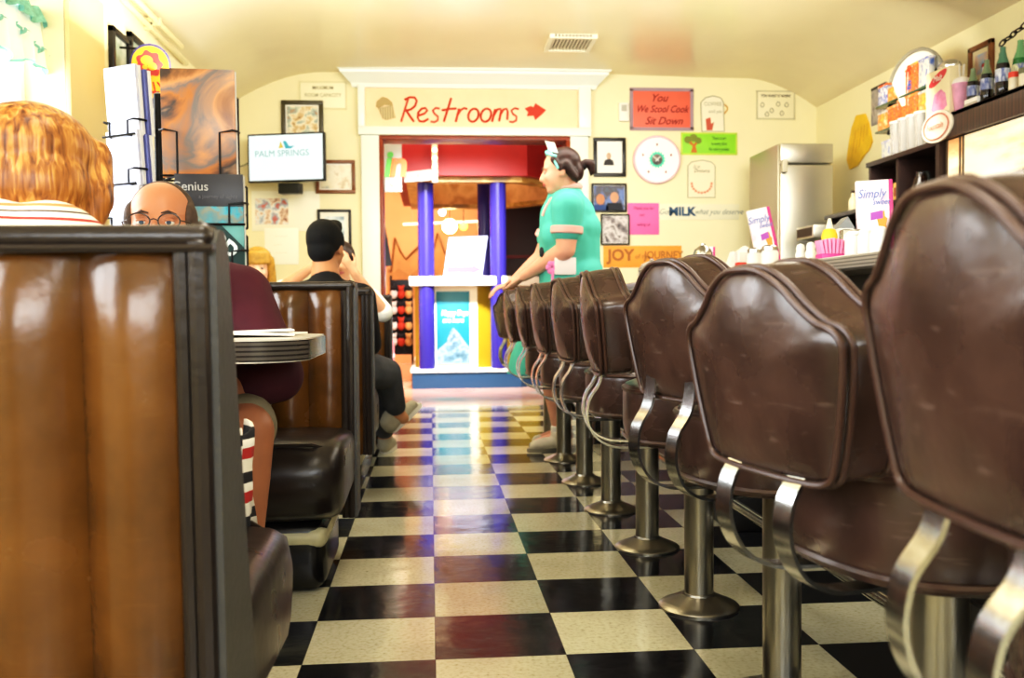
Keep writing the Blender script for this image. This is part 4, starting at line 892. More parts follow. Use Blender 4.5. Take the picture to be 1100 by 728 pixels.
# poster and yellow cut-out on the right wall
a = at(937, 100, x=XR); d = at(953, 100, x=XR); z0, z1 = zr_(946, 132), zr_(944, 92); t = thing('wall_poster', 'narrow grey photo poster on the right wall behind the packets', 'poster', (XR, (a.y+d.y)/2, z0)); b = NB(); bx(b, XR-.008, XR-.0005, d.y, a.y, z0, z1, .001); obj('sheet', b, mat_print('print_poster', ['#4a4646', '#8a8688', '#b9b0a8', '#6a5a58'], 9, 17), t); b = NB(); bx(b, XR-.010, XR-.008, d.y, a.y, z1-.02, z1); obj('top_edge', b, ink('#3a3634'), t)
pts = [(921, 124), (930, 122), (934, 132), (936, 142), (938, 152), (935, 160), (930, 166), (922, 178), (914, 182), (911, 172), (913, 155), (916, 138)]
P = [at(*p, x=XR-.001) for p in pts]; t = thing('yellow_cutout', 'yellow wavy-edged cut-out hanging on the right wall', 'wall decoration', tuple(P[8])); b = NB(); va = [b.verts.new(p) for p in P]; vb = [b.verts.new(p-Vector((.012, 0, 0))) for p in P]; b.faces.new(va); b.faces.new(vb[::-1])
for i in range(len(P)): b.faces.new((va[i], vb[i], vb[(i+1) % len(P)], va[(i+1) % len(P)]))
obj('cutout', b, mat('yellow_card', '#e9bb22', .5, var=.12, vscale=9), t); b = NB()
for i in range(5): tube(b, [at(915+i*4, 170-i*6, x=XR-.014), at(919+i*3.2, 140-i*2, x=XR-.014)], .003, 4)
obj('ribs', b, ink('#c9962a'), t)
# things in the dark recesses of the back bar
def recess(name, label, cat, y, z, fn, group=None):
    t = thing(name, label, cat, (2.95, y, z), group=group); fn(t); return t
def carafe(t):
    b = NB(); lathe(b, [(.05, 0), (.055, .005), (.06, .04), (.045, .10), (.03, .13), (.034, .15)], seg=20); obj('flask', b, mat('coffee_glass', '#2a1c14', .06, spec=.8), t, False)
    b = NB(); tube(b, crom([(0, -.035, .14), (0, -.085, .13), (0, -.09, .06), (0, -.06, .03)], 5), .009, 8); obj('handle', b, mat('black_plastic', '#0d1212', .3), t, False)
recess('coffee_carafe', 'dark glass coffee carafe in the open shelf beside the lit panels', 'carafe', 5.48, zB, carafe)
def tin(m1, m2, h=.12, w=.05):
    def f(t):
        b = NB(); bx(b, -.03, .03, -w, w, 0, h, .004); obj('carton', b, m1, t, False); b = NB(); bx(b, -.0315, .0, -w*.8, w*.8, h*.3, h*.75); obj('front_label', b, m2, t, False)
    return f
recess('tea_box', 'orange and cream tea box on the dark middle shelf', 'box', 5.72, zB, tin(ink('#d8a860'), ink('#8a4a2a'), .12))
recess('tea_box', 'tan box beside the orange tea box on the dark middle shelf', 'box', 5.88, zB, tin(ink('#e4d4ac'), ink('#6a5a4a'), .10))
def bott(c, cap, h=.2):
    def f(t):
        b = NB(); lathe(b, [(.03, 0), (.032, .004), (.032, h*.6), (.014, h*.8), (.012, h)], seg=14); obj('body', b, c, t, False); b = NB(); lathe(b, [(.014, h*.97), (.014, h*1.1), (0, h*1.1)], seg=12); obj('cap', b, cap, t, False)
    return f
recess('sauce_bottle', 'tan syrup bottle with green cap on the far end shelf', 'bottle', 6.2, zB, bott(mat('syrup', '#d8c48a', .3), ink('#3a8a3a'), .16))
recess('sauce_bottle', 'white bottle with dark cap beside the yellow cut-out', 'bottle', 6.4, zB, bott(mat('white_bottle', '#e8dcb4', .3), ink('#4a3a2a'), .14))
recess('sauce_bottle', 'cream squat bottle between the syrup and the tea boxes', 'bottle', 6.02, zB, bott(mat('cream_bottle', '#efe0b0', .3), ink('#d8c48a'), .11))
for i in range(3):
    recess('coffee_mug', 'white mug on the lowest back bar shelf, %s from the refrigerator' % ('first', 'second', 'third')[i], 'mug', 6.5-.14*i, 1.19, lambda t: (obj('cup', (lambda b: (lathe(b, [(.035, 0), (.04, .004), (.042, .095), (.038, .095), (.036, .01), (0, .008)], seg=18), b)[1])(NB()), mat('white_china', '#f6f5f0', .25), t, False), obj('handle', (lambda b: (tube(b, crom([(-.03, .03, .08), (-.05, .05, .07), (-.05, .05, .03), (-.03, .032, .02)], 4), .005, 6), b)[1])(NB()), mat('white_china', '#f6f5f0', .25), t, False)), 'mugs on the lowest back bar shelf')
t = thing('coffee_machine', 'steel coffee machine on the back counter below the refrigerator handle height', 'coffee machine', (2.72, 6.35, .9)); b = NB(); bx(b, 2.6, 2.84, 6.2, 6.5, .9, 1.0, .01); bx(b, 2.72, 2.84, 6.2, 6.5, 1.0, 1.27, .006); bx(b, 2.58, 2.84, 6.2, 6.5, 1.27, 1.36, .01); obj('casing', b, steel, t); b = NB(); bx(b, 2.577, 2.582, 6.22, 6.48, 1.285, 1.345); obj('control_strip', b, ink('#3a2a20'), t); b = NB(); lathe(b, [(.05, 1.0), (.055, 1.04), (.05, 1.1), (.03, 1.14), (.034, 1.16)], (2.65, 6.35, 0), 18); obj('jug', b, mat('coffee_glass', '#2a1c14', .06, spec=.8), t)
# ================================================================== window curtain and things on the left wall
t = thing('window_valance', 'sheer white valance with mint ruffled edges at the window', 'curtain', (XL-.1, 3.3, 1.8))
CX = XL-.10; cy1 = at(54, 60, x=CX).y; cy0 = 2.27; cz1 = at(51, 28, x=CX).z; cz0 = at(57, 88, x=CX).z; n = 110
def hem(u): return cz0-.02+.05*abs(math.sin(u*PI*5))
def sheet(zf, j0, amp):
    rows = []
    for j in range(j0+1):
        q = j/j0; rows.append([(CX+amp*math.sin(i*1.05)*(.4+.6*q)+.02*q, cy0+(cy1-cy0)*i/n, zf(i/n, q)) for i in range(n+1)])
    return rows
b = NB(); loft(b, sheet(lambda u, q: cz1+(hem(u)-cz1)*q, 8, .014), cap=False, closed=False); obj('cloth', b, mat('sheer_white', '#f2f7f4', .9, alpha=.94, sheen=.3), t)
mint = mat('mint_ruffle', '#86bfae', .9, var=.2, vscale=60)
b = NB(); loft(b, sheet(lambda u, q: cz1+.045-.07*q+.008*math.sin(u*170), 3, .024), cap=False, closed=False); plabel(obj('ruffle', b, mint, t), 'mint green ruffled heading')
b = NB(); loft(b, sheet(lambda u, q: hem(u)+.012-.022*q+.004*math.sin(u*190), 2, .022), cap=False, closed=False); plabel(obj('ruffle', b, mint, t), 'mint green scalloped hem')
for u0, zz in ((.80, .45), (.88, .58), (.95, .66), (.70, .5), (.6, .62)):
    b = NB(); rows = []
    for j in range(3): rows.append([(CX+.030+.010*math.sin(i*1.3), cy0+(cy1-cy0)*(u0+.06*i/16), cz1+(cz0-cz1)*zz+.012*math.sin(i*.6)-.018*(j/2)*math.sin(PI*i/16)) for i in range(17)])
    loft(b, rows, cap=False, closed=False); plabel(obj('mint_trim', b, mint, t), 'mint green wavy trim')
rz_ = at(45, 17, x=CX-.02).z
b = NB(); tube(b, [(CX-.02, cy0-.01, rz_), (CX-.02, WY1-.03, rz_)], .008, 8); ball(b, (CX-.02, WY1-.02, rz_), .018, seg=10, ring=8); obj('rod', b, mat('black_iron', '#1a1612', .4, .6), t)
def left_frame(label, px0, px1, z0, z1):
    ya, yb_ = at(px0, 100, x=XL).y, at(px1, 100, x=XL).y
    t = thing('framed_picture', label, 'picture', (XL+.01, (ya+yb_)/2, z0)); b = NB(); fw = .03
    for q in ((ya, yb_, z0, z0+fw), (ya, yb_, z1-fw, z1), (ya, ya+fw, z0, z1), (yb_-fw, yb_, z0, z1)): bx(b, XL+.0005, XL+.03, q[0], q[1], q[2], q[3], .003)
    obj('frame', b, black_f, t); b = NB(); bx(b, XL+.002, XL+.012, ya+.02, yb_-.02, z0+.02, z1-.02); obj('print', b, mat_print('print_left', ['#b9bfa8', '#d8d8c4', '#98a48e', '#e8e4d0'], 4, 6), t)
left_frame('black framed pale print on the left wall beside the window', 117, 136, at(117, 80, x=XL).z, at(117, 28, x=XL).z)
left_frame('second black framed print on the left wall, half behind the round sign', 136.5, 152, at(136, 78, x=XL).z, at(136, 34, x=XL).z)
# round-topped candy sign
ys = 5.05; c0 = at(162, 80, y=ys)
t = thing('round_candy_sign', 'yellow round-topped candy sign with red blob and lettering above the card rack', 'sign', (c0.x, ys, c0.z-.17), math.radians(12))
def arch(w, h0, h1, n=16): return [(-w, h0), (w, h0)] + [(w*math.cos(PI*i/n), h1+w*1.05*math.sin(PI*i/n)) for i in range(n+1)]
b = NB(); prism(b, arch(.098, 0, .22), (0, 0, 0), (1, 0, 0), (0, 0, 1), .02); obj('board', b, ink('#3d3a6e'), t, False)
b = NB(); prism(b, [(x, max(z, .045)) for x, z in arch(.09, .045, .215)], (0, -.020, 0), (1, 0, 0), (0, 0, 1), .003); obj('yellow_face', b, mat('candy_yellow', '#f0c026', .35), t, False)
blob = [((.062+.007*math.cos(7*a))*math.cos(a), .218+(.066+.007*math.cos(7*a))*math.sin(a)) for a in [2*PI*i/42 for i in range(42)]]
b = NB(); prism(b, blob, (-.005, -.023, 0), (1, 0, 0), (0, 0, 1), .002); obj('red_blob', b, ink('#c03a38'), t, False)
b = NB()
for (x, z, rx, rz_) in ((-.012, .235, .03, .024), (.014, .205, .022, .02), (-.02, .2, .014, .012)): ball(b, (x-.005, -.026, z), (rx, .002, rz_), seg=14, ring=6)
obj('yellow_patch', b, ink('#e9c23a'), t, False)
Wt = WM[t.name]; text('lettering', 'BELLY', ink('#c02a20'), t, Wt @ Vector((0, -.0245, .095)), Wt.to_3x3() @ Vector((1, 0, 0)), (-.18, 0, 1), .082, shear=0, bold=.003, sx=.62)
b = NB(); tube(b, [(-.06, .01, .3), (-.30, .01, .3)], .006, 6); obj('hanger', b, mat('black_iron', '#1a1612', .4, .6), t, False)
# pipes along the top of the left wall
for i, (dx, dz) in enumerate(((.03, -.06), (.075, -.035))):
    t = thing('conduit_pipe', ('lower', 'upper')[i]+' cream painted pipe running along the top of the left wall', 'pipe', (XL+dx, 4.2, zl+dz), group='pipes on the left wall'); b = NB(); tube(b, [(XL+dx, 1.0, zl+dz), (XL+dx, 6.3-.3*i, zl+dz)], .016, 8); obj('pipe', b, mat('cream_pipe', '#d8cc9e', .4), t)
    for y in (2.5, 4.0, 5.5):
        b = NB(); bx(b, XL+.001, XL+dx+.018, y-.015, y+.015, zl+dz-.02, zl+dz+.02); obj('clip', b, mat('cream_pipe', '#d8cc9e', .4), t)
# ------------------------------------------------------------------ revolving postcard rack
RY = 3.66; rc = at(171, 180, y=RY); RX = rc.x
wire = mat('black_wire', '#1b191a', .35, .5)
rk = thing('postcard_rack', 'revolving wire rack of cards and calendars between the booths', 'card rack', (RX, RY, 0))
b = NB(); lathe(b, [(.17, 0), (.17, .015), (.02, .03), (.016, .04), (.016, 1.62), (0, 1.63)], (RX, RY, 0), 16); obj('pole', b, wire, rk)
def pocket(ang, z0, z1, w, off):
    """wire pocket on one face; returns matrix of the face"""
    M_ = Matrix.Translation((RX, RY, 0)) @ Matrix.Rotation(ang, 4, 'Z')
    b = NB(); P = lambda x, y, z: M_ @ Vector((x, y, z))
    for sx in (-1, 1):
        tube(b, [P(sx*w*.28, -off-.05, z0+.01), P(sx*w*.28, -off-.05, z0+(z1-z0)*.55), P(sx*w*.45, -off-.05, z0+(z1-z0)*.58), P(sx*w*.52, -off-.03, z0+(z1-z0)*.58), P(sx*w*.52, -off+.0, z0+(z1-z0)*.58)], .0042, 5)
        tube(b, [P(sx*w*.5, -off+.012, z0), P(sx*w*.5, -off+.012, z1)], .0042, 5)
        tube(b, [P(sx*w*.28, -off-.05, z0+.01), P(sx*w*.5, -off+.012, z0)], .0042, 5)
    tube(b, [P(-w*.5, -off-.05, z0+.01), P(w*.5, -off-.05, z0+.01)], .0042, 5); tube(b, [P(-w*.5, -off+.012, z0), P(w*.5, -off+.012, z0)], .0042, 5); tube(b, [P(-w*.5, -off+.012, z1), P(w*.5, -off+.012, z1)], .0042, 5)
    for sx in (-1, 1): tube(b, [P(sx*w*.5, -off+.012, z0+.05), P(0, 0, z0+.05)], .0042, 5)
    obj('wire_pocket', b, wire, rk); return M_
def card(M_, label, x, z0, w, h, m, off, tilt=0, name='calendar', n=1, extra=None):
    t = thing(name, label, 'card', tuple(M_ @ Vector((x, -off-.02, z0))), 0, 'cards in the wire rack')
    b = NB(); T = Matrix.Rotation(tilt, 4, 'X')
    bx(b, -w/2, w/2, -.006, .006, 0, h, .001, M=M_ @ Matrix.Translation((x, -off-.02, z0)) @ T); obj('cover', b, m, t)
    b = NB(); bx(b, -w/2+.004, w/2+.004, .0062, .018, .004, h-.004, M=M_ @ Matrix.Translation((x, -off-.02, z0)) @ T); obj('pages', b, ink('#e9e7e2'), t)
    return t, M_ @ Matrix.Translation((x, -off-.02, z0)) @ T
zb_, zt_ = at(210, 190, y=RY-.15).z, at(210, 80, y=RY-.15).z
A1 = math.radians(4); cx_ = (at(211, 150, y=RY-.16).x-RX)
z0 = at(211, 193, y=RY-.16).z
M1 = Matrix.Translation((RX, RY, 0)) @ Matrix.Rotation(A1, 4, 'Z')
_RX = RX; RX = RX+cx_ if False else RX
def pocket_at(xoff, z0, z1, w, off, ang):
    global RX
    s = RX; RX = s+xoff; m_ = pocket(ang, z0, z1, w, off); RX = s; return m_
Ma = pocket_at(cx_, z0, z0+.3, .262, .14, A1)
rockm = mat_print('print_rock', ['#4a3a34', '#9a6840', '#d09060', '#77706c', '#b8743e', '#3c3a3c', '#d8a67c'], 3.6, 12, .3, 6, dist=.9)
card(Ma, 'large calendar with swirling orange and grey rock photo, top of the card rack', 0, z0+.005, .255, .385, rockm, .14, math.radians(3))
zb2 = at(215, 245, y=RY-.16).z
Mb = pocket_at(cx_+.035, zb2, zb2+.15, .25, .16, A1)
t, W3 = card(Mb, 'dark book with turquoise lower band and pale Genius lettering, below the rock calendar', 0, zb2+.005, .235, .185, mat('dark_cover', '#2c2a2e', .35), .16, math.radians(3), 'picture_book')
b = NB(); bx(b, -.1175, .1175, -.0085, -.0062, 0, .07, M=W3); obj('turquoise_band', b, mat_print('turq', ['#3fa6b8', '#5a8a90', '#8a8a78', '#3fa6b8', '#2f6a78'], 14, 7), t)
u_ = W3.to_3x3() @ Vector((1, 0, 0)); v_ = W3.to_3x3() @ Vector((0, 0, 1)); text('lettering', 'Genius', ink('#b9b6b0'), t, W3 @ Vector((-.065, -.0075, .14)), u_, v_, .045)
text('lettering', 'a journey of sights', ink('#6a686a'), t, W3 @ Vector((.03, -.0075, .105)), u_, v_, .018)
zb3 = at(225, 292, y=RY-.17).z
Mc = pocket_at(cx_+.055, zb3, zb3+.13, .21, .17, A1)
t, W3 = card(Mc, 'teal 3D picture book with dark corner, lowest visible in the rack', 0, zb3+.005, .2, .165, mat('teal_cover', '#5a9a94', .35, var=.2, vscale=8), .17, math.radians(3), 'picture_book')
b = NB(); prism(b, [(-.05, .0), (.1, .0), (.1, .08), (.02, .163), (-.05, .163)], W3 @ Vector((0, -.0062, 0)), W3.to_3x3() @ Vector((1, 0, 0)), W3.to_3x3() @ Vector((0, 0, 1)), .001); obj('dark_corner', b, ink('#24403e'), t)
text('lettering', '3D', ink('#e8f0ee'), t, W3 @ Vector((.035, -.0095, .085)), (W3.to_3x3() @ Vector((.8, 0, -.6))), (W3.to_3x3() @ Vector((.6, 0, .8))), .07, bold=.003)
# the oblique face of the rack, pale cards
A2 = math.radians(-32)
lx = at(133, 150, y=RY-.1).x-_RX
pw = mat_print('pale_card', ['#cfd3e6', '#dcdcec', '#b9c0dc', '#e2e2ee'], 5, 9, .35)
for i, (py, h, lb_) in enumerate(((150, .255, 'white card with pale blue print, top of the oblique rack side'), (202, .2, 'white card with faint sketches, middle of the oblique rack side'), (252, .17, 'white card, lowest on the oblique rack side'))):
    z = at(133, py, y=RY-.1).z; Md = pocket_at(lx+.07, z, z+.11, .165, .10, A2)
    card(Md, lb_, 0, z+.005, .158, h, pw, .10, math.radians(4), 'greeting_card')
    t, _w = card(Md, 'blue-backed card behind the pale card on the oblique rack side, %s tier' % ('top', 'middle', 'lowest')[i], .015, z+.005, .158, h-.015, mat('blue_card', '#5b5f9a', .4), .07, math.radians(4), 'greeting_card')
# ------------------------------------------------------------------ papers on the near table, scrap on the floor, striped cloth
pap = mat('paper_white', '#f7f5ee', .7)
for i, (x, y, rz, lb_) in enumerate(((-.62, 2.18, .1, 'white paper place mat lying nearest on the booth table'), (-.50, 2.42, -.25, 'white paper sheet at the aisle end of the booth table'), (-.95, 2.32, .3, 'white paper sheet before the man in maroon'))):
    t = thing('paper_sheet', lb_, 'paper', (x, y, .747+.0008*i), rz, 'papers on the booth table'); b = NB(); bx(b, -.16, .16, -.11, .11, .001, .004+.002*i, .0005); o = obj('sheet', b, pap, t, False)
t = thing('menu', 'folded white menu lying on the booth table', 'menu', (-.43, 2.3, .7525), .2); b = NB(); bx(b, -.1, .1, -.07, .07, 0, .006, .001, M=Matrix.Rotation(.03, 4, 'Y')); obj('cover', b, pap, t, False); b = NB(); bx(b, -.098, .1, -.07, .07, .006, .009, M=Matrix.Rotation(-.03, 4, 'Y')); obj('page', b, pap, t, False)
t = thing('drinking_straw', 'white paper-wrapped straw lying tilted on the table papers', 'straw', (-.56, 2.14, .754)); b = NB(); tube(b, [(-.035, 0, .024), (.05, .02, .004)], .0035, 6); obj('wrapper', b, pap, t, False)
p = at(272, 722, z=0); t = thing('paper_scrap', 'small pink paper scrap on the floor by the first bench', 'paper', (p.x, p.y, 0), .3); b = NB(); bx(b, -.03, .03, -.02, .02, .001, .004, .001); obj('scrap', b, mat('pink_scrap', '#e8607e', .6), t, False)
p = at(226, 692, x=BX1+.008); t = None
# ================================================================== kiosk and goods in the gift shop beyond the doorway
purple = mat('purple_column', '#30277e', .25, spec=.6)
KC = (at(505, 300, y=10.9).x, 10.9); 
xl, xr = at(443, 410, y=9.64).x, at(560, 410, y=9.64).x
KX = (xl+xr)/2; ap = 10.92-9.64
OUT = [(xl, 9.64), (xr, 9.64), (1.75, 10.45), (1.75, 11.4), (xr, 12.2), (xl, 12.2)]
def octo(a, z):
    g = a-ap; return [(x+g*(-1 if x < 0 else 1)*(1 if x < .5 or x > 1.2 else .45), y+g*(-1 if y < 10.9 else 1), z) for x, y in OUT]
kiosk = thing('kiosk', 'octagonal red, purple and yellow sales kiosk seen through the doorway', 'kiosk', (KX, 10.92, 0))
b = NB(); loft(b, [octo(ap, .0), octo(ap, .165)]); obj('platform', b, mat('navy_platform', '#27496a', .3), kiosk, sharp=20)
b = NB(); loft(b, [octo(ap+.015, .165), octo(ap+.015, .2)]); obj('platform_edge', b, mat('white_gloss_trim', '#f1f3e6', .3), kiosk, sharp=20)
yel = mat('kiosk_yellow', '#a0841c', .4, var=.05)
ZC = at(490, 307, y=9.75).z; ZC1 = at(490, 297, y=9.75).z
def kx(px, y): return at(px, 350, y=y).x
x0, x1 = kx(463, 9.8), kx(513, 9.8)
b = NB(); bx(b, x0, x1, 9.8, 9.84, .2, ZC); obj('front_panel', b, mat('kiosk_pale_yellow', '#f8f2d4', .4), kiosk)
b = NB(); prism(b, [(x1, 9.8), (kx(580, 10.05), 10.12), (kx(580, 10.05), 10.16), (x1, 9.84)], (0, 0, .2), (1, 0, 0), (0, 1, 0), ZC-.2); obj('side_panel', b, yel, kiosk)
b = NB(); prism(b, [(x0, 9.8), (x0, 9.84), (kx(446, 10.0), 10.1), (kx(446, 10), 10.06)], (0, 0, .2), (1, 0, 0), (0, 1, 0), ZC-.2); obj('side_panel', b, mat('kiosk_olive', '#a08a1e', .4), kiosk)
b = NB(); bx(b, kx(440, 9.66), kx(545, 9.66), 9.62, 10.25, ZC, ZC1, .008)
obj('counter_slab', b, mat('grey_white_slab', '#c4c4bc', .3), kiosk)
b = NB(); prism(b, [(kx(545, 9.66), 9.62), (kx(545, 9.66)+.75, 10.2), (kx(545, 9.66)+.75, 10.75), (kx(545, 9.66), 10.25)], (0, 0, ZC), (1, 0, 0), (0, 1, 0), ZC1-ZC); obj('counter_slab', b, mat('tan_laminate', '#a8957e', .35), kiosk)
for px, y, r in ((458, 9.72, .082), (535.5, 9.70, .085), (521, 11.6, .085)):
    b = NB(); x = at(px, 300, y=y).x; lathe(b, [(r, .2), (r, 2.45)], (x, y, 0), 24); obj('column', b, purple, kiosk)
zcb = at(510, 190, y=9.6).z
redm = mat('red_canopy', '#8e120e', .5, var=.08)
b = NB(); R = [octo(ap+.14, zcb), octo(ap+.14, 2.95), octo(ap+.04, 2.95), octo(ap+.04, zcb)]; loft(b, R, cap=False, loop=True); obj('canopy_band', b, redm, kiosk, sharp=20)
b = NB(); R = [octo(ap+.04, zcb-.05), octo(ap+.04, zcb), octo(ap-.1, zcb), octo(ap-.1, zcb-.05)]; loft(b, R, cap=False, loop=True); obj('gold_underside', b, mat_print('gold_trim', ['#b98a3a', '#d8b060', '#a87a2a', '#8a6a3a'], 5, 2), kiosk, sharp=20)
b = NB(); loft(b, [octo(ap+.03, zcb-.04), octo(ap+.03, 2.95)], cap=False); obj('canopy_lining', b, mat_print('tan_lining', ['#c99a5c', '#e0b478', '#b8864a', '#d8a868'], 3, 3), kiosk, sharp=20)
# light strip and white board hanging from the canopy
t = thing('bulb_strip', 'white vertical light strip with glowing bulbs in front of the red canopy', 'light', tuple(at(467, 195, y=9.4)))
a, d = at(463.5, 140, y=9.4), at(470.5, 196, y=9.4); b = NB(); bx(b, a.x, d.x, 9.4, 9.42, d.z, a.z, .003); obj('plate', b, ink('#b5ac9c'), t)
bulbm = mat('warm_bulb', '#fff2d0', .3, emit='#ffe2a0', estr=14)
for py in (152, 161, 170, 179, 187): b = NB(); ball(b, at(467, py, y=9.385), .02, seg=10, ring=8); obj('bulb', b, bulbm, t)
t = thing('price_board', 'white lettered board along the lower left edge of the red canopy', 'sign', tuple(at(450, 195, y=9.42)))
b = NB(); P = [at(434, 185, y=9.435), at(470, 181, y=9.435), at(470, 193, y=9.435), at(434, 196, y=9.435)]; va = [b.verts.new(p) for p in P]; vb = [b.verts.new(p+Vector((0, .015, 0))) for p in P]; b.faces.new(va); b.faces.new(vb[::-1])
for i in range(4): b.faces.new((va[i], vb[i], vb[(i+1) % 4], va[(i+1) % 4]))
obj('board', b, ink('#9a958c'), t); text('lettering', 'V A V', ink('#7a6a72'), t, at(449, 189, y=9.425), (1, 0, .1), UZ, .07)
a, d = at(411, 148, y=9.2), at(432, 206, y=9.2)
t = thing('hanging_sign', 'white hanging sign with green and orange letters at the left edge of the doorway', 'sign', ((a.x+d.x)/2, 9.2, d.z))
b = NB(); bx(b, a.x-.02, d.x, 9.2, 9.215, d.z, a.z, .002); obj('board', b, ink('#8f9288'), t)
q = at(416, 177, y=9.19); text('lettering', 'i', ink('#4a9a3a'), t, q, UX, UZ, .34, shear=.15, bold=.012)
q = at(427, 177, y=9.19); text('lettering', 'n', ink('#d0602a'), t, q, UX, UZ, .34, shear=.15, bold=.012)
q = at(420, 196, y=9.19); text('lettering', 'TO', ink('#8a8f86'), t, q, UX, UZ, .12)
b = NB(); tube(b, [((a.x+d.x)/2, 9.207, a.z), ((a.x+d.x)/2, 9.207, 3.05)], .006, 5); obj('hanger', b, ink('#8a8f86'), t)
# sign on the kiosk counter
t = thing('counter_sign', 'white tilted notice with a pink arrow standing on the kiosk counter', 'sign', tuple(at(498, 297, y=9.75)))
P = [at(476, 296.5, y=9.75), at(518, 296.5, y=9.75), at(524, 253, y=9.85), at(482, 255, y=9.85)]
for p in P[:2]: p.z = ZC1+.003
b = NB(); va = [b.verts.new(p) for p in P]; vb = [b.verts.new(p+Vector((0, .012, -.003))) for p in P]; b.faces.new(va); b.faces.new(vb[::-1])
for i in range(4): b.faces.new((va[i], vb[i], vb[(i+1) % 4], va[(i+1) % 4]))
obj('sheet', b, ink('#85879a'), t)
u = (P[1]-P[0]).normalized(); v = (P[3]-P[0]); v = (v-u*v.dot(u)).normalized(); nrm = u.cross(v)
def sp_(fx, fz): return P[0].lerp(P[1], fx)+(P[3]-P[0])*fz+nrm*.004
text('lettering', 'PLEASE', ink('#4a4a68'), t, sp_(.5, .68), u, v, .075, sx=1.0); text('lettering', 'pay at the counter', ink('#a8a4b4'), t, sp_(.5, .45), u, v, .035); text('lettering', 'thank you', ink('#a8a4b4'), t, sp_(.5, .86), u, v, .035)
b = NB(); P2 = [sp_(.08, .1), sp_(.72, .1), sp_(.72, .05), sp_(.95, .17), sp_(.72, .29), sp_(.72, .24), sp_(.08, .24)]; va = [b.verts.new(p) for p in P2]; vb = [b.verts.new(p-nrm*.003) for p in P2]; b.faces.new(va); b.faces.new(vb[::-1]); obj('arrow', b, ink('#8a3a5c'), t)
b = NB(); bx(b, P[0].x+.1, P[0].x+.2, 9.80, 9.9, ZC1+.002, ZC1+.12, .004); obj('easel_foot', b, ink('#c9c4cc'), t)
# teal poster on the kiosk front
a, d = at(468.5, 313, y=9.795), at(505, 390, y=9.795)
t = thing('teal_poster', 'teal poster with white lettering and grey rock picture on the kiosk front', 'poster', ((a.x+d.x)/2, 9.795, d.z)); b = NB(); bx(b, a.x, d.x, 9.788, 9.799, d.z, a.z, .001); obj('sheet', b, mat('teal_poster_paper', '#1f7886', .35, var=.12, vscale=4), t)
w, h = d.x-a.x, a.z-d.z
text('lettering', 'Happy Days', ink('#f2fbfb'), t, (a.x+w*.55, 9.786, a.z-h*.3), UX, UZ, .075, shear=.2, bold=.002, sx=.75); text('lettering', 'are here', ink('#f2fbfb'), t, (a.x+w*.5, 9.786, a.z-h*.4), UX, UZ, .07, shear=.2, bold=.002, sx=.9)
b = NB(); prism(b, [(0, 0), (w, 0), (w, h*.22), (w*.85, h*.3), (w*.62, h*.45), (w*.5, h*.5), (w*.4, h*.44), (w*.3, h*.3), (0, h*.18)], (a.x, 9.788, d.z), UX, UZ, .002); obj('rock_picture', b, mat_print('poster_rock', ['#4a6a7a', '#8a9aa0', '#5a7a8a', '#3a5564'], 12, 6), t)
# black awning behind the columns
t = thing('black_awning', 'black angular awning behind the kiosk columns', 'awning', tuple(at(540, 222, y=12)))
P = [at(490, 199, y=12.5), at(525, 190, y=12.5), at(615, 188, y=12.5), at(615, 224, y=12.5), at(525, 221, y=12.5), at(489, 213, y=12.5)]
b = NB(); va = [b.verts.new(p) for p in P]; vb = [b.verts.new(p+Vector((.05, .25, .1))) for p in P]; b.faces.new(va); b.faces.new(vb[::-1])
for i in range(6): b.faces.new((va[i], vb[i], vb[(i+1) % 6], va[(i+1) % 6]))
obj('cloth', b, mat('black_cloth', '#0c0b0d', .6), t); b = NB(); p = at(560, 210, y=12.3)
for dx in (-.3, .35): tube(b, [(p.x+dx, 12.6, p.z+.05), (p.x+dx, 12.6, 3.06)], .012, 6)
obj('hanger', b, mat('black_iron', '#1a1612', .4, .6), t)
# added dark cabinet, a backdrop to keep the space behind the kiosk dark
t = thing('dark_backdrop_cabinet', 'added tall dark backdrop cabinet behind the kiosk at the right of the doorway', 'cabinet', (1.55, 13.2, 0)); b = NB(); bx(b, .95, 2.9, 13.0, 13.6, 0, 2.5, .01); obj('carcass', b, mat('dark_cabinet', '#2a1614', .4), t)
b = NB()
for z in (.5, 1.0, 1.5): bx(b, .94, 2.91, 12.94, 13.02, z, z+.04)
obj('shelf_edges', b, mat('dark_red_edge', '#6a1a18', .4), t)
# mural of jagged brown rocks on the far wall
t = thing('rock_mural', 'brown jagged mountain mural on the orange far wall of the shop', 'mural', tuple(at(455, 300, y=SY-.01)))
for k, (pts, c) in enumerate((([(405, 310), (412, 285), (420, 292), (424, 255), (430, 270), (436, 278), (446, 268), (452, 262), (462, 282), (470, 250), (478, 272), (486, 262), (492, 290), (500, 285), (505, 310)], '#c98a4a'), ([(405, 318), (415, 300), (428, 288), (440, 296), (455, 284), (472, 296), (490, 288), (505, 318)], '#b5763a'))):
    P = [at(*p, y=SY-.012*(k+1)) for p in pts]; b = NB(); va = [b.verts.new(p) for p in P]; vb = [b.verts.new(p+Vector((0, .01, 0))) for p in P]; b.faces.new(va); b.faces.new(vb[::-1]); obj('ridge', b, mat('ridge%d' % k, ('#d8a468', '#cc935a')[k], .6, var=.2, vscale=3), t)
b = NB(); tube(b, [at(*p, y=SY-.03) for p in ((412, 285), (420, 292), (424, 255), (430, 270), (436, 278), (446, 268), (452, 262), (462, 282), (470, 250), (478, 272), (486, 262), (492, 290))], .012, 5); obj('brown_outline', b, ink('#8a4f1e'), t)
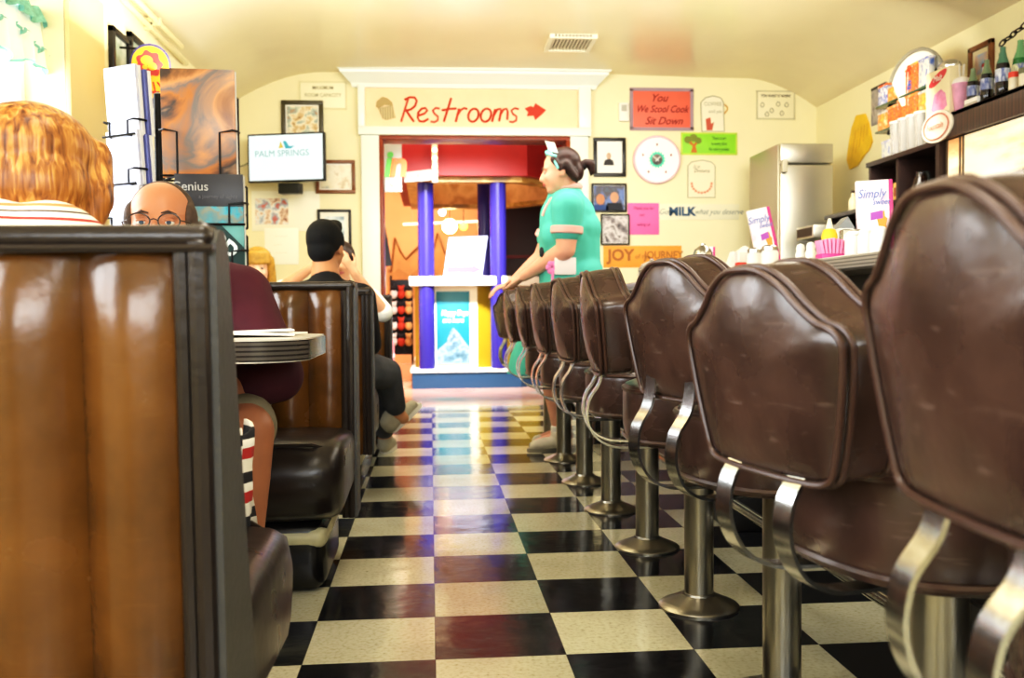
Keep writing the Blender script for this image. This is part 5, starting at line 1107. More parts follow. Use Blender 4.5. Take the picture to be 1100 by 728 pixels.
# rack of dark souvenir bags and toys, left in the doorway
yk = 11.2
t = thing('souvenir_rack', 'black wire rack hung with dark souvenirs, left of the kiosk', 'display rack', tuple(at(431, 382, y=yk))); a, d = at(419, 305, y=yk), at(444, 376, y=yk)
b = NB(); bx(b, a.x, d.x, yk, yk+.03, d.z-.05, a.z+.05, .004); obj('back_board', b, mat('black_cloth', '#0c0b0d', .6), t); b = NB()
for x in (a.x+.01, d.x-.01): tube(b, [(x, yk+.02, 0), (x, yk+.02, a.z+.1)], .014, 6)
obj('posts', b, wire, t)
cols = [('#e8dccc', 'cream'), ('#c8281c', 'red'), ('#d89a5a', 'tan'), ('#8a2a1c', 'dark red'), ('#ecd2b0', 'pale'), ('#c03a20', 'orange red'), ('#2c2a30', 'charcoal'), ('#b8884a', 'brown')]
k = 0
for r_ in range(4):
    for c_ in range(3):
        px, py = 423+c_*8, 313+r_*17; col, nm = cols[(k*5+r_) % 8]; k += 1
        p = at(px, py, y=yk-.06)
        s = thing('plush_toy', '%s plush souvenir, %s row, %s column of the black rack' % (nm, ('top', 'second', 'third', 'bottom')[r_], ('left', 'middle', 'right')[c_]), 'toy', (p.x, p.y, p.z-.07), 0, 'plush souvenirs on the black rack')
        b = NB(); ball(b, (p.x, p.y, p.z-.03), (.045, .04, .055), seg=12, ring=8); obj('body', b, mat('plush_'+nm.replace(' ', '_'), col, .8), s)
        b = NB(); ball(b, (p.x, p.y-.01, p.z+.035), (.035, .033, .033), seg=12, ring=8); ball(b, (p.x-.028, p.y, p.z+.062), .013, seg=8, ring=6); ball(b, (p.x+.028, p.y, p.z+.062), .013, seg=8, ring=6); obj('head', b, mat('plush_dark', '#241c1c', .8) if k % 2 else mat('plush_'+nm.replace(' ', '_'), col, .8), s)
        b = NB(); tube(b, [(p.x, p.y, p.z+.06), (p.x, p.y+.05, p.z+.09), (p.x, yk, p.z+.09)], .004, 5); obj('hook', b, wire, s)
t = thing('orange_partition', 'orange panelled partition just inside the doorway', 'partition', tuple(at(414, 410, y=10.6))); a, d = at(409, 215, y=10.6), at(418, 400, y=10.6); b = NB(); bx(b, a.x-.9, d.x, 10.6, 10.66, 0, 1.55, .005); obj('panel', b, mat('orange_partition', '#d87838', .5, var=.15, vscale=3), t); b = NB(); bx(b, a.x-.9, d.x+.005, 10.59, 10.67, 1.55, 1.6, .004); obj('top_rail', b, ink('#b5602a'), t)
t = thing('pink_bollard', 'small pink post standing before the souvenir rack', 'post', tuple(at(421, 412, y=10.2))); p = at(421, 400, y=10.2); b = NB(); lathe(b, [(.05, 0), (.05, .01), (.03, .02), (.03, .42), (.035, .45), (.02, .48), (0, .49)], (p.x, p.y, 0), 14); obj('post', b, mat('pink_paint', '#e88a90', .4), t); b = NB(); lathe(b, [(.034, .3), (.034, .34)], (p.x, p.y, 0), 14); obj('band', b, ink('#f4d0d0'), t)
t = thing('black_pennant', 'black triangular pennant hanging inside the left edge of the doorway', 'pennant', tuple(at(414, 285, y=10.3))); P = [at(409, 232, y=10.3), at(413, 238, y=10.3), at(419, 272, y=10.3), at(421, 285, y=10.3), at(409, 287, y=10.3)]; b = NB(); va = [b.verts.new(p) for p in P]; vb = [b.verts.new(p+Vector((0, .01, 0))) for p in P]; b.faces.new(va); b.faces.new(vb[::-1]); obj('cloth', b, mat('black_cloth', '#0c0b0d', .6), t); b = NB(); tube(b, [P[0], (P[0].x, 10.305, 3.05)], .005, 5); obj('cord', b, wire, t)
# hanging lamps in the shop
for px, py, y, r, c, e, lb_ in ((483, 243, 12.8, .10, '#ffdf9a', 26, 'largest glowing pendant lamp in the shop, above the counter notice'), (498, 243, 13.2, .055, '#ffb040', 7, 'small golden pendant lamp beside the glowing one'), (475, 228, 13.0, .05, '#ffb0d8', 9, 'small pink pendant lamp above the glowing one'), (466, 215, 13.4, .04, '#ffd0a0', 8, 'tiny pendant lamp beside the purple column')):
    p = at(px, py, y=y); t = thing('pendant_lamp', lb_, 'lamp', tuple(p), 0); b = NB(); ball(b, p, r, seg=16, ring=12); obj('globe', b, mat('lamp_%d' % px, c, .3, emit=c, estr=e), t); b = NB(); tube(b, [(p.x, y, p.z+r*.9), (p.x, y, 3.05)], .006, 5); obj('cord', b, ink('#6a4a34'), t)
t = thing('ceiling_light_rail', 'pale strip light rail under the shop ceiling', 'light', tuple(at(490, 240, y=13.6))); a, d = at(433, 241, y=13.6), at(530, 237, y=13.6); b = NB(); tube(b, [a, d], .018, 8); obj('rail', b, mat('rail_white', '#fff0dc', .4, emit='#ffe8cc', estr=1.5), t); b = NB()
for p in (a.lerp(d, .1), a.lerp(d, .9)): tube(b, [p, (p.x, p.y, 3.05)], .006, 5)
obj('hanger', b, ink('#c9a888'), t)
# ================================================================== people
def skin(name, c): return mat(name, c, .45, spec=.4, var=.05, vscale=18)
def head_prims(b, c, f, r, s=1.0, jaw=1.0):
    """head centred at c, facing f (unit), r to the person's own left... returns frame"""
    f = f.normalized(); u = Vector((0, 0, 1)); u = (u-f*u.dot(f)).normalized(); l = u.cross(f)
    Mx = Matrix((( l.x, f.x, u.x), (l.y, f.y, u.y), (l.z, f.z, u.z)))     # x = own left... y = forward, z = up
    P = lambda x, y, z: c + Mx @ (Vector((x, y, z))*s)
    ball(b, P(0, -.012, .03), (.076*s, .096*s, .088*s), Mx, 20, 14)          # cranium
    ball(b, P(0, .028, -.03), (.063*s*jaw, .066*s, .082*s), Mx, 20, 14)      # face
    ball(b, P(0, .052, -.088), (.036*s*jaw, .036*s, .027*s), Mx, 14, 10)     # chin
    cap_(b, P(0, .088, .005), .010*s, P(0, .106, -.03), .0135*s, 10)         # nose
    for k in (-1, 1):
        ball(b, P(k*.011, .094, -.036), .0095*s, Mx, 10, 8)
        ball(b, P(k*.034, .072, -.028), (.023*s, .02*s, .02*s), Mx, 12, 8)     # cheek
        ball(b, P(k*.03, .078, .022), (.026*s, .014*s, .009*s), Mx, 12, 8)     # brow
        ball(b, P(k*.079, -.008, -.012), (.010*s, .02*s, .032*s), Mx, 12, 8)   # ear
    ball(b, P(0, .086, -.058), (.022*s, .012*s, .010*s), Mx, 12, 8)          # mouth
    return P, Mx
def face_parts(P, Mx, root, s=1.0, iris='#4a3a2a', brow='#4a3524', lip='#b5655a', lids=False):
    for k in (-1, 1):
        b = NB(); ball(b, P(k*.031, .080, .002), (.0125*s, .008*s, .0062*s), Mx, 12, 8); e = obj('eye', b, mat('eye_white', '#cfc6bc', .2), root)
        b = NB(); ball(b, P(k*.031, .0862, .002), (.006*s, .003*s, .0058*s), Mx, 10, 6); obj('iris', b, ink(iris), e)
        b = NB(); ball(b, P(k*.031, .0795, .0075), (.0145*s, .0095*s, .0048*s), Mx, 12, 8); obj('eyelid', b, root.data.materials[0], e)
        b = NB(); tube(b, [P(k*.014, .0915, .024), P(k*.03, .0925, .0285), P(k*.048, .081, .023)], [.0018*s, .0032*s, .0015*s], 6); obj('eyebrow', b, ink(brow), root)
    b = NB(); tube(b, [P(-.023, .092, -.058), P(-.008, .0985, -.0555), P(0, .099, -.057), P(.008, .0985, -.0555), P(.023, .092, -.058)], [.002*s, .005*s, .005*s, .005*s, .002*s], 6); tube(b, [P(-.02, .092, -.062), P(0, .098, -.065), P(.02, .092, -.062)], [.002*s, .0055*s, .002*s], 6); obj('mouth', b, mat('lip_'+lip.strip('#'), lip, .4), root)
def hand(b, wrist, d, palm_n, s=1.0, curl=.4, side=1):
    """hand leaving wrist along d, back of the hand towards palm_n; side = +1 thumb on d x n side"""
    wrist = Vector(wrist); d = Vector(d).normalized(); n = Vector(palm_n); n = (n-d*n.dot(d)).normalized(); w = d.cross(n)*side
    cap_(b, wrist-d*.01*s, .024*s, wrist+d*.02*s, .025*s)
    for k in (-1.2, -.4, .4, 1.2):
        cap_(b, wrist+d*.018*s+w*k*.010*s, .0145*s, wrist+d*.082*s+w*k*.0175*s, .012*s, 10)
    for k, L in ((1.3, .072), (.45, .082), (-.45, .076), (-1.3, .06)):
        p = wrist+d*.085*s+w*k*.0178*s; a = 0.15+curl*.2; q = d; r = .0095*s
        for seg, fr in enumerate((.42, .33, .27)):
            a += curl*(.55 if seg else .35); q2 = (d*math.cos(a)-n*math.sin(a)+w*k*.05).normalized(); p2 = p+q2*L*fr*s; cap_(b, p, r, p2, r*.92, 8); p = p2; r *= .92
    p = wrist+d*.025*s+w*.022*s; q = (d*.7+w*.7-n*.25).normalized(); p2 = p+q*.042*s; cap_(b, p, .014*s, p2, .0115*s, 10); q = (d*.92+w*.25-n*.35).normalized(); p3 = p2+q*.032*s; cap_(b, p2, .0112*s, p3, .010*s, 10); p4 = p3+q*.022*s; cap_(b, p3, .010*s, p4, .0085*s, 10)
def V(*a): return Vector(a)
def person(name, label, b, m, voxel=.0085, smooth=3):
    b = fuse(b, voxel, smooth); o = obj(name, b, m, None, sharp=180); return tag(o, label, 'person')
def cloth(name, b, m, root, voxel=.010, smooth=5, label=None):
    o = obj(name, fuse(b, voxel, smooth), m, root, sharp=180)
    if label: o['label'] = label
    return o
def shoe(root, heel, toe, m, sole, name='shoe', up=V(0, 0, 1)):
    heel = Vector(heel); toe = Vector(toe); d = (toe-heel).normalized(); b = NB()
    cap_(b, heel+up*.045, .04, heel+d*.10+up*.042, .042); cap_(b, heel+d*.10+up*.04, .043, toe-d*.04+up*.033, .036); cap_(b, heel+up*.07, .042, heel+d*.03+up*.085, .04); o = cloth(name, b, m, root, .008, 3)
    b = NB(); w = d.cross(up).normalized(); L = (toe-heel).length; ol = []
    for i in range(20):
        a = 2*PI*i/20; ol.append((L/2+(L/2+.012)*math.cos(a)*(1), .042*math.sin(a)*(1.05 if math.cos(a) > 0 else .9)))
    prism(b, ol, heel, d, w if d.cross(w).dot(up) > 0 else -w, .022); obj('sole', b, sole, o)
# ---- waitress standing between the last stools, seen in profile, leaning on the farthest stool
hc = at(602, 184, y=5.32); hc = V(hc.x+.012, 5.47, hc.z)
wf = V(-.985, .10, -.14)
B = NB(); WP, WMx = head_prims(B, hc, wf, 0, 1.06, 1.08)
pel = V(.80, 5.56, .98); ch = V(.78, 5.52, 1.28); nb = V(.765, 5.5, 1.46)
chain(B, [(pel, .14), (V(.82, 5.54, 1.12), .13), (V(.82, 5.52, 1.28), .125), (V(.79, 5.51, 1.39), .095), (nb, .066), (hc+V(.03, 0, -.06), .058)])
shn, shf = V(.775, 5.345, 1.362), V(.775, 5.685, 1.362)          # near and far shoulder
eln, wrn = at(608, 268, y=5.21), at(561, 299, y=5.50)+V(.012, .14, 0)
eln = V(eln.x+.012, 5.35, eln.z); wrn = at(562, 298, y=5.60)
elf, wrf = V(.675, 5.74, 1.11), at(549, 305, y=5.66)+V(.012, .14, 0)
chain(B, [(V(.78, 5.43, 1.355), .075), (shn, .07), (shn.lerp(eln, .6), .064), (eln, .054), (eln.lerp(wrn, .35), .05), (wrn, .03)])
chain(B, [(V(.78, 5.61, 1.355), .075), (shf, .066), (elf, .052), (elf.lerp(wrf, .35), .048), (wrf, .029)])
hand(B, wrn, V(-.80, .55, -.22), V(-.15, -.25, 1), 1.0, .45, -1)
hand(B, wrf, V(-.92, -.1, -.25), V(-.2, -.2, 1), 1.0, .5, 1)
for yy, kx_, ax_ in ((5.45, .655, .735), (5.62, .70, .77)):
    chain(B, [(V(.79, yy, .90), .105), (V(kx_, yy, .50), .068), (V(kx_+.045, yy, .36), .062), (V(ax_, yy, .11), .036), (V(ax_-.02, yy, .07), .04), (V(ax_-.13, yy-.0, .04), .03)])
wskin = skin('fair_skin', '#eaab90')
wait = person('person', 'waitress in turquoise dress with pink trim leaning on the farthest counter stool', B, wskin)
face_parts(WP, WMx, wait, 1.06, '#4a5a5a', '#5a3a28', '#c8645c')
# dress
dressm = mat('turquoise_dress', '#56bfae', .75, var=.06, vscale=8, bump=.08, bscale=30); pinkt = mat('pink_trim', '#f0b8b0', .7)
B = NB(); chain(B, [(V(.815, 5.56, .90), .18), (V(.815, 5.55, 1.06), .178), (V(.81, 5.53, 1.2), .178), (V(.80, 5.52, 1.32), .165), (V(.79, 5.515, 1.405), .118), (V(.785, 5.51, 1.462), .08)])
ball(B, (.735, 5.46, 1.22), (.10, .09, .105)); ball(B, (.735, 5.60, 1.22), (.10, .09, .105)); ball(B, (.87, 5.54, 1.0), (.14, .19, .14)); ball(B, (.86, 5.53, 1.26), (.135, .17, .13))
for sh, el in ((shn, eln), (shf, elf)):
    cap_(B, V(.785, (sh.y+5.515)/2, 1.385), .10, sh, .085); cap_(B, sh, .088, sh.lerp(el, .52), .083)
dr = cloth('dress', B, dressm, wait, .011, 5)
b = NB(); n = 40; rows = []
for z, rx, ry, cx in ((.92, .175, .20, .81), (.80, .19, .205, .785), (.66, .195, .185, .725), (.54, .20, .165, .675), (.435, .20, .16, .655)):
    rows.append([(cx+rx*math.cos(2*PI*i/n)*(1+.05*math.sin(9*2*PI*i/n)*(1-(z-.43)*2)), 5.55+ry*math.sin(2*PI*i/n)*(1+.05*math.cos(8*2*PI*i/n)*(1-(z-.43)*2)), z) for i in range(n)])
loft(b, rows, cap=False); sk = obj('skirt', b, dressm, dr, sharp=180)
for sh, el in ((shn, eln), (shf, elf)):
    d = (el-sh).normalized(); p = sh.lerp(el, .53); q = d.to_track_quat('Z', 'Y').to_matrix(); b = NB(); lathe(b, [(.083, -.022), (.09, -.018), (.091, .014), (.085, .02)], p, 24, q); obj('sleeve_cuff', b, pinkt, dr)
b = NB(); q = V(-.12, 0, 1).normalized().to_track_quat('Z', 'Y').to_matrix(); rr = [Vector((.077*math.cos(2*PI*i/20), .085*math.sin(2*PI*i/20), 0)) for i in range(20)]
tube(b, [V(.785, 5.51, 1.492)+q @ v for v in rr], .017, 8, closed=True); obj('collar', b, pinkt, dr)
b = NB(); tube(b, crom([V(.70, 5.44, 1.43), V(.665, 5.445, 1.375), V(.648, 5.455, 1.33)], 5), .009, 6); obj('placket_trim', b, pinkt, dr)
b = NB(); bx(b, -.062, .062, -.006, .006, -.05, .045, .004, M=Matrix.Translation((.762, 5.362, 1.045)) @ Matrix.Rotation(.15, 4, 'Z')); ap_ = obj('apron_pad', b, mat('order_pad', '#f6ecea', .6), dr)
b = NB()
for a in range(6): ball(b, (.688+.02*math.cos(a*PI/3), 5.362, 1.035+.022*math.sin(a*PI/3)), (.018, .008, .018), seg=10, ring=6)
tube(b, [(.69, 5.36, 1.02), (.69, 5.362, .95)], .009, 6); obj('pink_flower', b, mat('flower_pink', '#f08ac0', .6), dr)
b = NB(); ball(b, (.638, 5.43, 1.125), (.014, .012, .03), seg=10, ring=8); obj('dark_button', b, ink('#22242a'), dr)
# hair, ponytail, cap
hairm = mat('dark_auburn_hair', '#30140e', .45, var=.35, vscale=30)
B = NB(); ball(B, WP(0, -.028, .046), (.085, .098, .088), WMx); ball(B, WP(0, -.085, -.01), (.062, .045, .06), WMx)
for k in (-1, 1): cap_(B, WP(k*.07, .03, .06), .02, WP(k*.08, .0, .0), .014); cap_(B, WP(k*.072, -.03, .02), .03, WP(k*.06, -.07, -.05), .025)
hr = cloth('hair', B, hairm, wait, .008, 3)
B = NB(); chain(B, [(WP(0, -.11, .015), .02), (WP(0, -.142, .026), .023), (WP(0, -.166, .016), .027), (WP(0, -.168, -.022), .018), (WP(0, -.16, -.045), .007)]); cloth('ponytail', B, hairm, hr, .007, 2)
B = NB(); ball(B, WP(0, -.128, .014), (.02, .02, .028), WMx); obj('hair_tie', B, ink('#1f1718'), hr)
b = NB(); rows = []
for z, rr, ff in ((.118, .074, .05), (.165, .078, .062)): rows.append([WP(rr*math.cos(PI*i/16), ff-.03+.045*math.sin(PI*i/16)-.02, z+.012*math.sin(PI*i/16)-(.03 if z < .13 else .02)*abs(math.cos(PI*i/16))) for i in range(17)])
loft(b, rows, cap=False, closed=False); hb = obj('cap', b, mat('cap_white', '#f4f7f4', .7), wait); plabel(hb, 'white starched waitress cap with turquoise band')
b = NB(); tube(b, [WP(.088*math.cos(PI*i/16), .026-.012+.03*math.sin(PI*i/16), .115*math.sin(PI*i/16)+.005) for i in range(17)], .008, 6); tube(b, [WP(.079*math.cos(PI*i/16), .012+.045*math.sin(PI*i/16), .102+.012*math.sin(PI*i/16)-.03*abs(math.cos(PI*i/16))) for i in range(17)], .009, 6); obj('turquoise_band', b, mat('band_turq', '#7fd4cc', .6), hb)
shoem = mat('worn_white_shoe', '#d8d0be', .6, var=.12, vscale=20); solem = mat('shoe_sole', '#8a8478', .6)
shoe(wait, (.75, 5.44, 0), (.555, 5.41, 0), shoem, solem); shoe(wait, (.785, 5.63, 0), (.59, 5.62, 0), shoem, solem)
for yy, ax_ in ((5.45, .735), (5.62, .77)):
    b = NB(); lathe(b, [(.048, .085), (.047, .14), (.042, .143)], (ax_-.003, yy, 0), 16); obj('sock', b, mat('white_sock', '#f2efe8', .8), wait)
wait.location.x -= .012; wait.location.y -= .14
# ---- man in maroon, facing us in the second booth
hc = at(175, 240, y=2.52); hc = V(hc.x, 2.50, 1.02); mf = V(.12, -.98, .08)
B = NB(); MP, MMx = head_prims(B, hc, mf, 0, 1.04, 1.1)
pel = V(-.72, 2.95, .56); ch = V(-.735, 2.80, .80)
chain(B, [(pel, .15), (V(-.73, 2.87, .68), .15), (ch, .145), (V(-.735, 2.71, .90), .10), (V(-.74, 2.62, .945), .06), (hc+V(0, .03, -.06), .058)])
s1, s2 = V(-.535, 2.72, .85), V(-.935, 2.72, .85); e1, e2 = V(-.415, 2.58, .635), V(-1.06, 2.60, .65); w1, w2 = at(238, 428, y=2.44), V(-.80, 2.44, .62)
w1 = V(w1.x-.03, 2.42, w1.z)
chain(B, [(V(-.64, 2.75, .89), .08), (s1, .07), (e1, .052), (e1.lerp(w1, .35), .048), (w1, .03)]); chain(B, [(V(-.83, 2.75, .89), .08), (s2, .07), (e2, .052), (e2.lerp(w2, .35), .046), (w2, .03)])
hand(B, w1, V(-.9, -.2, -.25), V(-.1, -.4, .9), 1.05, .5, 1); hand(B, w2, V(.85, -.2, -.3), V(.1, -.4, .9), 1.05, .5, -1)
k1, k2 = at(266, 468, y=2.36), None; k1 = V(k1.x, 2.36, k1.z+.01); k2 = V(-.86, 2.34, .53); a1, a2 = V(-.475, 2.36, .10), V(-.84, 2.45, .10)
chain(B, [(V(-.62, 2.92, .53), .10), (k1.lerp(V(-.62, 2.92, .53), .4), .083), (k1, .066), (k1+V(-.01, .0, -.13), .062), (a1, .04), (a1+V(0, -.02, -.04), .035)])
chain(B, [(V(-.82, 2.92, .53), .10), (k2, .066), (k2+V(0, .02, -.13), .062), (a2, .04), (a2+V(0, -.02, -.04), .035)])
man = person('person', 'balding man in glasses, maroon shirt and shorts, facing us in the near booth', B, skin('tan_skin', '#b87a58'))
face_parts(MP, MMx, man, 1.04, '#3a4a5a', '#4a352a', '#a8605a')
maroon = mat('maroon_shirt', '#4a1524', .8, var=.15, vscale=10, bump=.12, bscale=18)
B = NB(); chain(B, [(pel+V(0, 0, -.01), .17), (V(-.73, 2.87, .68), .17), (ch, .165), (V(-.735, 2.73, .885), .115), (V(-.74, 2.67, .92), .082)])
for s, e, w in ((s1, e1, w1), (s2, e2, w2)):
    cap_(B, V(-.735, 2.76, .87).lerp(s, .5), .105, s, .092); cap_(B, s, .09, e, .075); cap_(B, e, .075, e.lerp(w, .42), .062)
sh_ = cloth('shirt', B, maroon, man, .011, 4)
khaki = mat('khaki_shorts', '#8a8068', .8, var=.1, vscale=12)
B = NB(); cap_(B, pel+V(.08, 0, -.02), .15, pel+V(-.08, 0, -.02), .15)
for hp, kn in ((V(-.62, 2.92, .53), k1), (V(-.82, 2.92, .53), k2)): cap_(B, hp, .115, hp.lerp(kn, .86), .085)
cloth('shorts', B, khaki, man, .011, 3)
B = NB(); hairb = mat('short_brown_hair', '#4a382c', .7, var=.3, vscale=60)
ball(B, MP(0, -.036, .044), (.0835, .09, .0865), MMx)
for k in (-1, 1): ball(B, MP(k*.068, -.006, .025), (.02, .052, .045), MMx)
cloth('hair', B, hairb, man, .007, 2)
b = NB(); gm = mat('steel_spectacle', '#4a403c', .3, .6)
for k in (-1, 1):
    tube(b, [MP(k*.034+.025*math.cos(2*PI*i/20), .104, .002+.019*math.sin(2*PI*i/20)) for i in range(20)], .0021, 6, closed=True); tube(b, [MP(k*.059, .104, .004), MP(k*.078, .07, .005), MP(k*.082, -.005, .0)], .0018, 6)
tube(b, [MP(-.009, .106, .004), MP(0, .110, .007), MP(.009, .106, .004)], .0018, 6); sg = obj('glasses', b, gm, man)
b = NB()
for k in (-1, 1): prism(b, [(.0245*math.cos(2*PI*i/20), .0185*math.sin(2*PI*i/20)) for i in range(20)], MP(k*.034, .104, .002), MMx @ V(1, 0, 0), MMx @ V(0, 0, 1), .0008)
obj('lenses', b, mat('spectacle_lens', '#2a2a2a', .15, alpha=.04, spec=.2), sg)
shoe(man, (-.47, 2.38, 0), (-.455, 2.12, 0), mat('dark_shoe', '#2c2724', .5), solem); shoe(man, (-.84, 2.48, 0), (-.85, 2.22, 0), mat('dark_shoe', '#2c2724', .5), solem)
# ---- woman with reddish bob, back to us on the near bench
hc = V(at(42, 160, y=1.66).x, 1.66, 1.03); wfv = V(.1, .98, -.12)
B = NB(); P, Mx = head_prims(B, hc, wfv, 0, 1.02)
chain(B, [(V(-.68, 1.50, .56), .15), (V(-.68, 1.51, .70), .145), (V(-.68, 1.55, .82), .135), (V(-.675, 1.60, .905), .085), (hc+V(0, -.02, -.06), .055)])
for k in (-1, 1):
    s = V(-.68+k*.18, 1.57, .835); e = V(-.68+k*.235, 1.68, .66); w = V(-.68+k*.12, 1.88, .70); chain(B, [(V(-.68+k*.08, 1.56, .88), .075), (s, .062), (e, .046), (w, .028)]); hand(B, w, V(-k*.3, .9, .1), V(0, -.1, 1), .92, .3, -k)
    chain(B, [(V(-.68+k*.09, 1.52, .54), .10), (V(-.68+k*.10, 1.88, .53), .066), (V(-.68+k*.1, 1.92, .10), .04), (V(-.68+k*.1, 1.98, .045), .034)])
wom = person('person', 'woman with reddish blonde bob and striped top, back to us in the nearest booth', B, skin('fair_skin2', '#e6b596'))
face_parts(P, Mx, wom, 1.02, '#5a4a3a', '#7a5030', '#b8655a')
rh = bpy.data.materials.new('red_blonde_hair'); rh.use_nodes = True; nt = rh.node_tree; N = nt.nodes; L = nt.links; bs = N['Principled BSDF']; bs.inputs['Roughness'].default_value = .38
tc = N.new('ShaderNodeTexCoord'); mp = N.new('ShaderNodeMapping'); mp.inputs['Scale'].default_value = (60, 60, 5); nz = N.new('ShaderNodeTexNoise'); nz.inputs['Scale'].default_value = 1.6; nz.inputs['Detail'].default_value = 6; nz.inputs['Distortion'].default_value = .6
L.new(tc.outputs['Object'], mp.inputs[0]); L.new(mp.outputs[0], nz.inputs['Vector']); rp = N.new('ShaderNodeValToRGB'); rp.color_ramp.elements[0].position = .32; rp.color_ramp.elements[0].color = lin('#5a2c0c'); rp.color_ramp.elements[1].position = .7; rp.color_ramp.elements[1].color = lin('#dca458'); e_ = rp.color_ramp.elements.new(.5); e_.color = lin('#a4662a')
L.new(nz.outputs['Fac'], rp.inputs['Fac']); L.new(rp.outputs['Color'], bs.inputs['Base Color']); bp = N.new('ShaderNodeBump'); bp.inputs['Strength'].default_value = .5; bp.inputs['Distance'].default_value = .006; L.new(nz.outputs['Fac'], bp.inputs['Height']); L.new(bp.outputs[0], bs.inputs['Normal'])
B = NB(); ball(B, P(0, -.025, .04), (.099, .11, .083), Mx); ball(B, P(0, -.05, -.02), (.104, .082, .085), Mx); ball(B, P(0, -.045, -.075), (.092, .066, .04), Mx)
for k in (-1, 1): cap_(B, P(k*.075, .03, .05), .03, P(k*.09, .01, -.03), .03); cap_(B, P(k*.09, .01, -.03), .03, P(k*.082, -.005, -.09), .02)
for i in range(7): a = PI*(i+.5)/7+PI; cap_(B, P(.078*math.cos(a), -.03+.062*math.sin(a), -.07), .022, P(.078*math.cos(a), -.03+.058*math.sin(a), -.135), .010)
cloth('hair', B, rh, wom, .008, 3)
b = NB()
def bob_r(a, z):
    return None
B = NB(); chain(B, [(V(-.68, 1.50, .54), .165), (V(-.68, 1.51, .70), .16), (V(-.68, 1.55, .83), .15), (V(-.68, 1.585, .90), .105), (V(-.675, 1.60, .94), .072)])
for k in (-1, 1):
    s = V(-.68+k*.18, 1.57, .835); e = V(-.68+k*.235, 1.68, .66); w = V(-.68+k*.12, 1.88, .70); cap_(B, V(-.68+k*.08, 1.565, .90), .09, s, .076); cap_(B, s, .076, e, .06); cap_(B, e, .06, e.lerp(w, .6), .045)
stp = mat_stripe('striped_knit', [(0, '#f0e6d6'), (.3, '#b03a30'), (.42, '#f2eadc'), (.62, '#4a3c34'), (.7, '#efe2cc'), (.86, '#c98a54')], .042, 'Z', .8)
cloth('striped_top', B, stp, wom, .011, 4)
B = NB(); cap_(B, V(-.60, 1.50, .52), .13, V(-.76, 1.50, .52), .13)
for k in (-1, 1): cap_(B, V(-.68+k*.09, 1.52, .54), .115, V(-.68+k*.10, 1.88, .53), .078); cap_(B, V(-.68+k*.10, 1.88, .53), .078, V(-.68+k*.1, 1.92, .14), .05)
cloth('trousers', B, mat('dark_trousers', '#2c2c38', .8), wom, .011, 3)
for k in (-1, 1): shoe(wom, (-.68+k*.1, 1.93, 0), (-.68+k*.1, 2.15, 0), mat('dark_shoe', '#2c2724', .5), solem)
# striped cloth hanging by the seat end
t = thing('striped_scarf', 'red, white and black striped cloth hanging beside the near bench side panel', 'scarf', (-.345, 1.64, .45)); b = NB(); rows = []
for j in range(10):
    q = j/9; rows.append([(-.33+.012*math.sin(i*1.3+q*3), 1.60+.022*i-.01*q, .60-.20*q+.01*math.sin(i)) for i in range(9)])
loft(b, rows, cap=False, closed=False); o = obj('cloth', b, mat_stripe('scarf_stripe', [(0, '#e9e2d4'), (.3, '#b02a24'), (.55, '#ece6da'), (.75, '#16141a')], .075, 'Z', .8), t); md = o.modifiers.new('s', 'SOLIDIFY'); md.thickness = .006
b = NB()
for i in range(9): tube(b, [(-.33+.012*math.sin(i*1.3+3), 1.59+.022*i, .40), (-.332, 1.588+.022*i, .37)], .003, 4)
obj('fringe', b, ink('#e9e2d4'), t)
# ---- black-haired man from behind on the third bench, legs in the aisle
hc = at(351, 266, y=4.64); hc = V(hc.x, 4.64, hc.z); f3 = V(.38, .92, -.02); X0 = hc.x
B = NB(); P, Mx = head_prims(B, hc, f3, 0, 1.0)
chain(B, [(V(X0+.02, 4.60, .55), .14), (V(X0+.01, 4.56, .70), .14), (V(X0, 4.57, .84), .125), (V(X0, 4.59, .915), .08), (hc+V(-.01, -.015, -.06), .058)])
arms2 = ((-1, V(X0-.24, 4.68, .66), V(X0-.12, 4.90, .79)), (1, V(X0+.195, 4.70, .64), V(X0+.13, 4.92, .79)))
for k, e, w in arms2:
    s = V(X0+k*.165, 4.575, .865); chain(B, [(V(X0+k*.08, 4.57, .87), .07), (s, .06), (e, .046), (w, .028)]); hand(B, w, V(-k*.35, .9, 0), V(0, 0, 1), 1.0, .35, -k)
kp, ap2 = V(-.31, 5.06, .47), V(-.265, 5.34, .10); kc, ac = V(-.235, 4.98, .475), V(-.185, 5.14, .25)
chain(B, [(V(X0-.02, 4.62, .53), .10), (kp, .064), (ap2, .04), (ap2+V(0, .02, -.05), .035)]); chain(B, [(V(X0+.10, 4.62, .53), .10), (kc, .066), (ac, .04), (ac+V(.03, .0, -.03), .034)])
m2 = person('person', 'man with short black hair and black shirt, back to us, legs out in the aisle', B, skin('olive_skin', '#c98f66'))
face_parts(P, Mx, m2, 1.0, '#2a1c14', '#14100e', '#a8645a')
bh = mat('black_hair', '#080707', .85, var=.3, vscale=50)
B = NB(); ball(B, P(0, -.026, .05), (.086, .097, .088), Mx); ball(B, P(0, -.055, -.012), (.071, .058, .07), Mx); ball(B, P(0, .04, .10), (.06, .055, .036), Mx); ball(B, P(.0, .07, .118), (.045, .035, .026), Mx)
for k in (-1, 1): ball(B, P(k*.068, -.015, .035), (.02, .06, .055), Mx)
cloth('hair', B, bh, m2, .007, 8)
B = NB(); chain(B, [(V(X0+.02, 4.60, .53), .155), (V(X0+.01, 4.56, .70), .155), (V(X0, 4.57, .835), .142), (V(X0, 4.585, .90), .10), (V(X0, 4.59, .945), .072)])
for k, e, w in arms2: s = V(X0+k*.165, 4.575, .865); cap_(B, V(X0+k*.08, 4.57, .87), .085, s, .074); cap_(B, s, .074, e, .06)
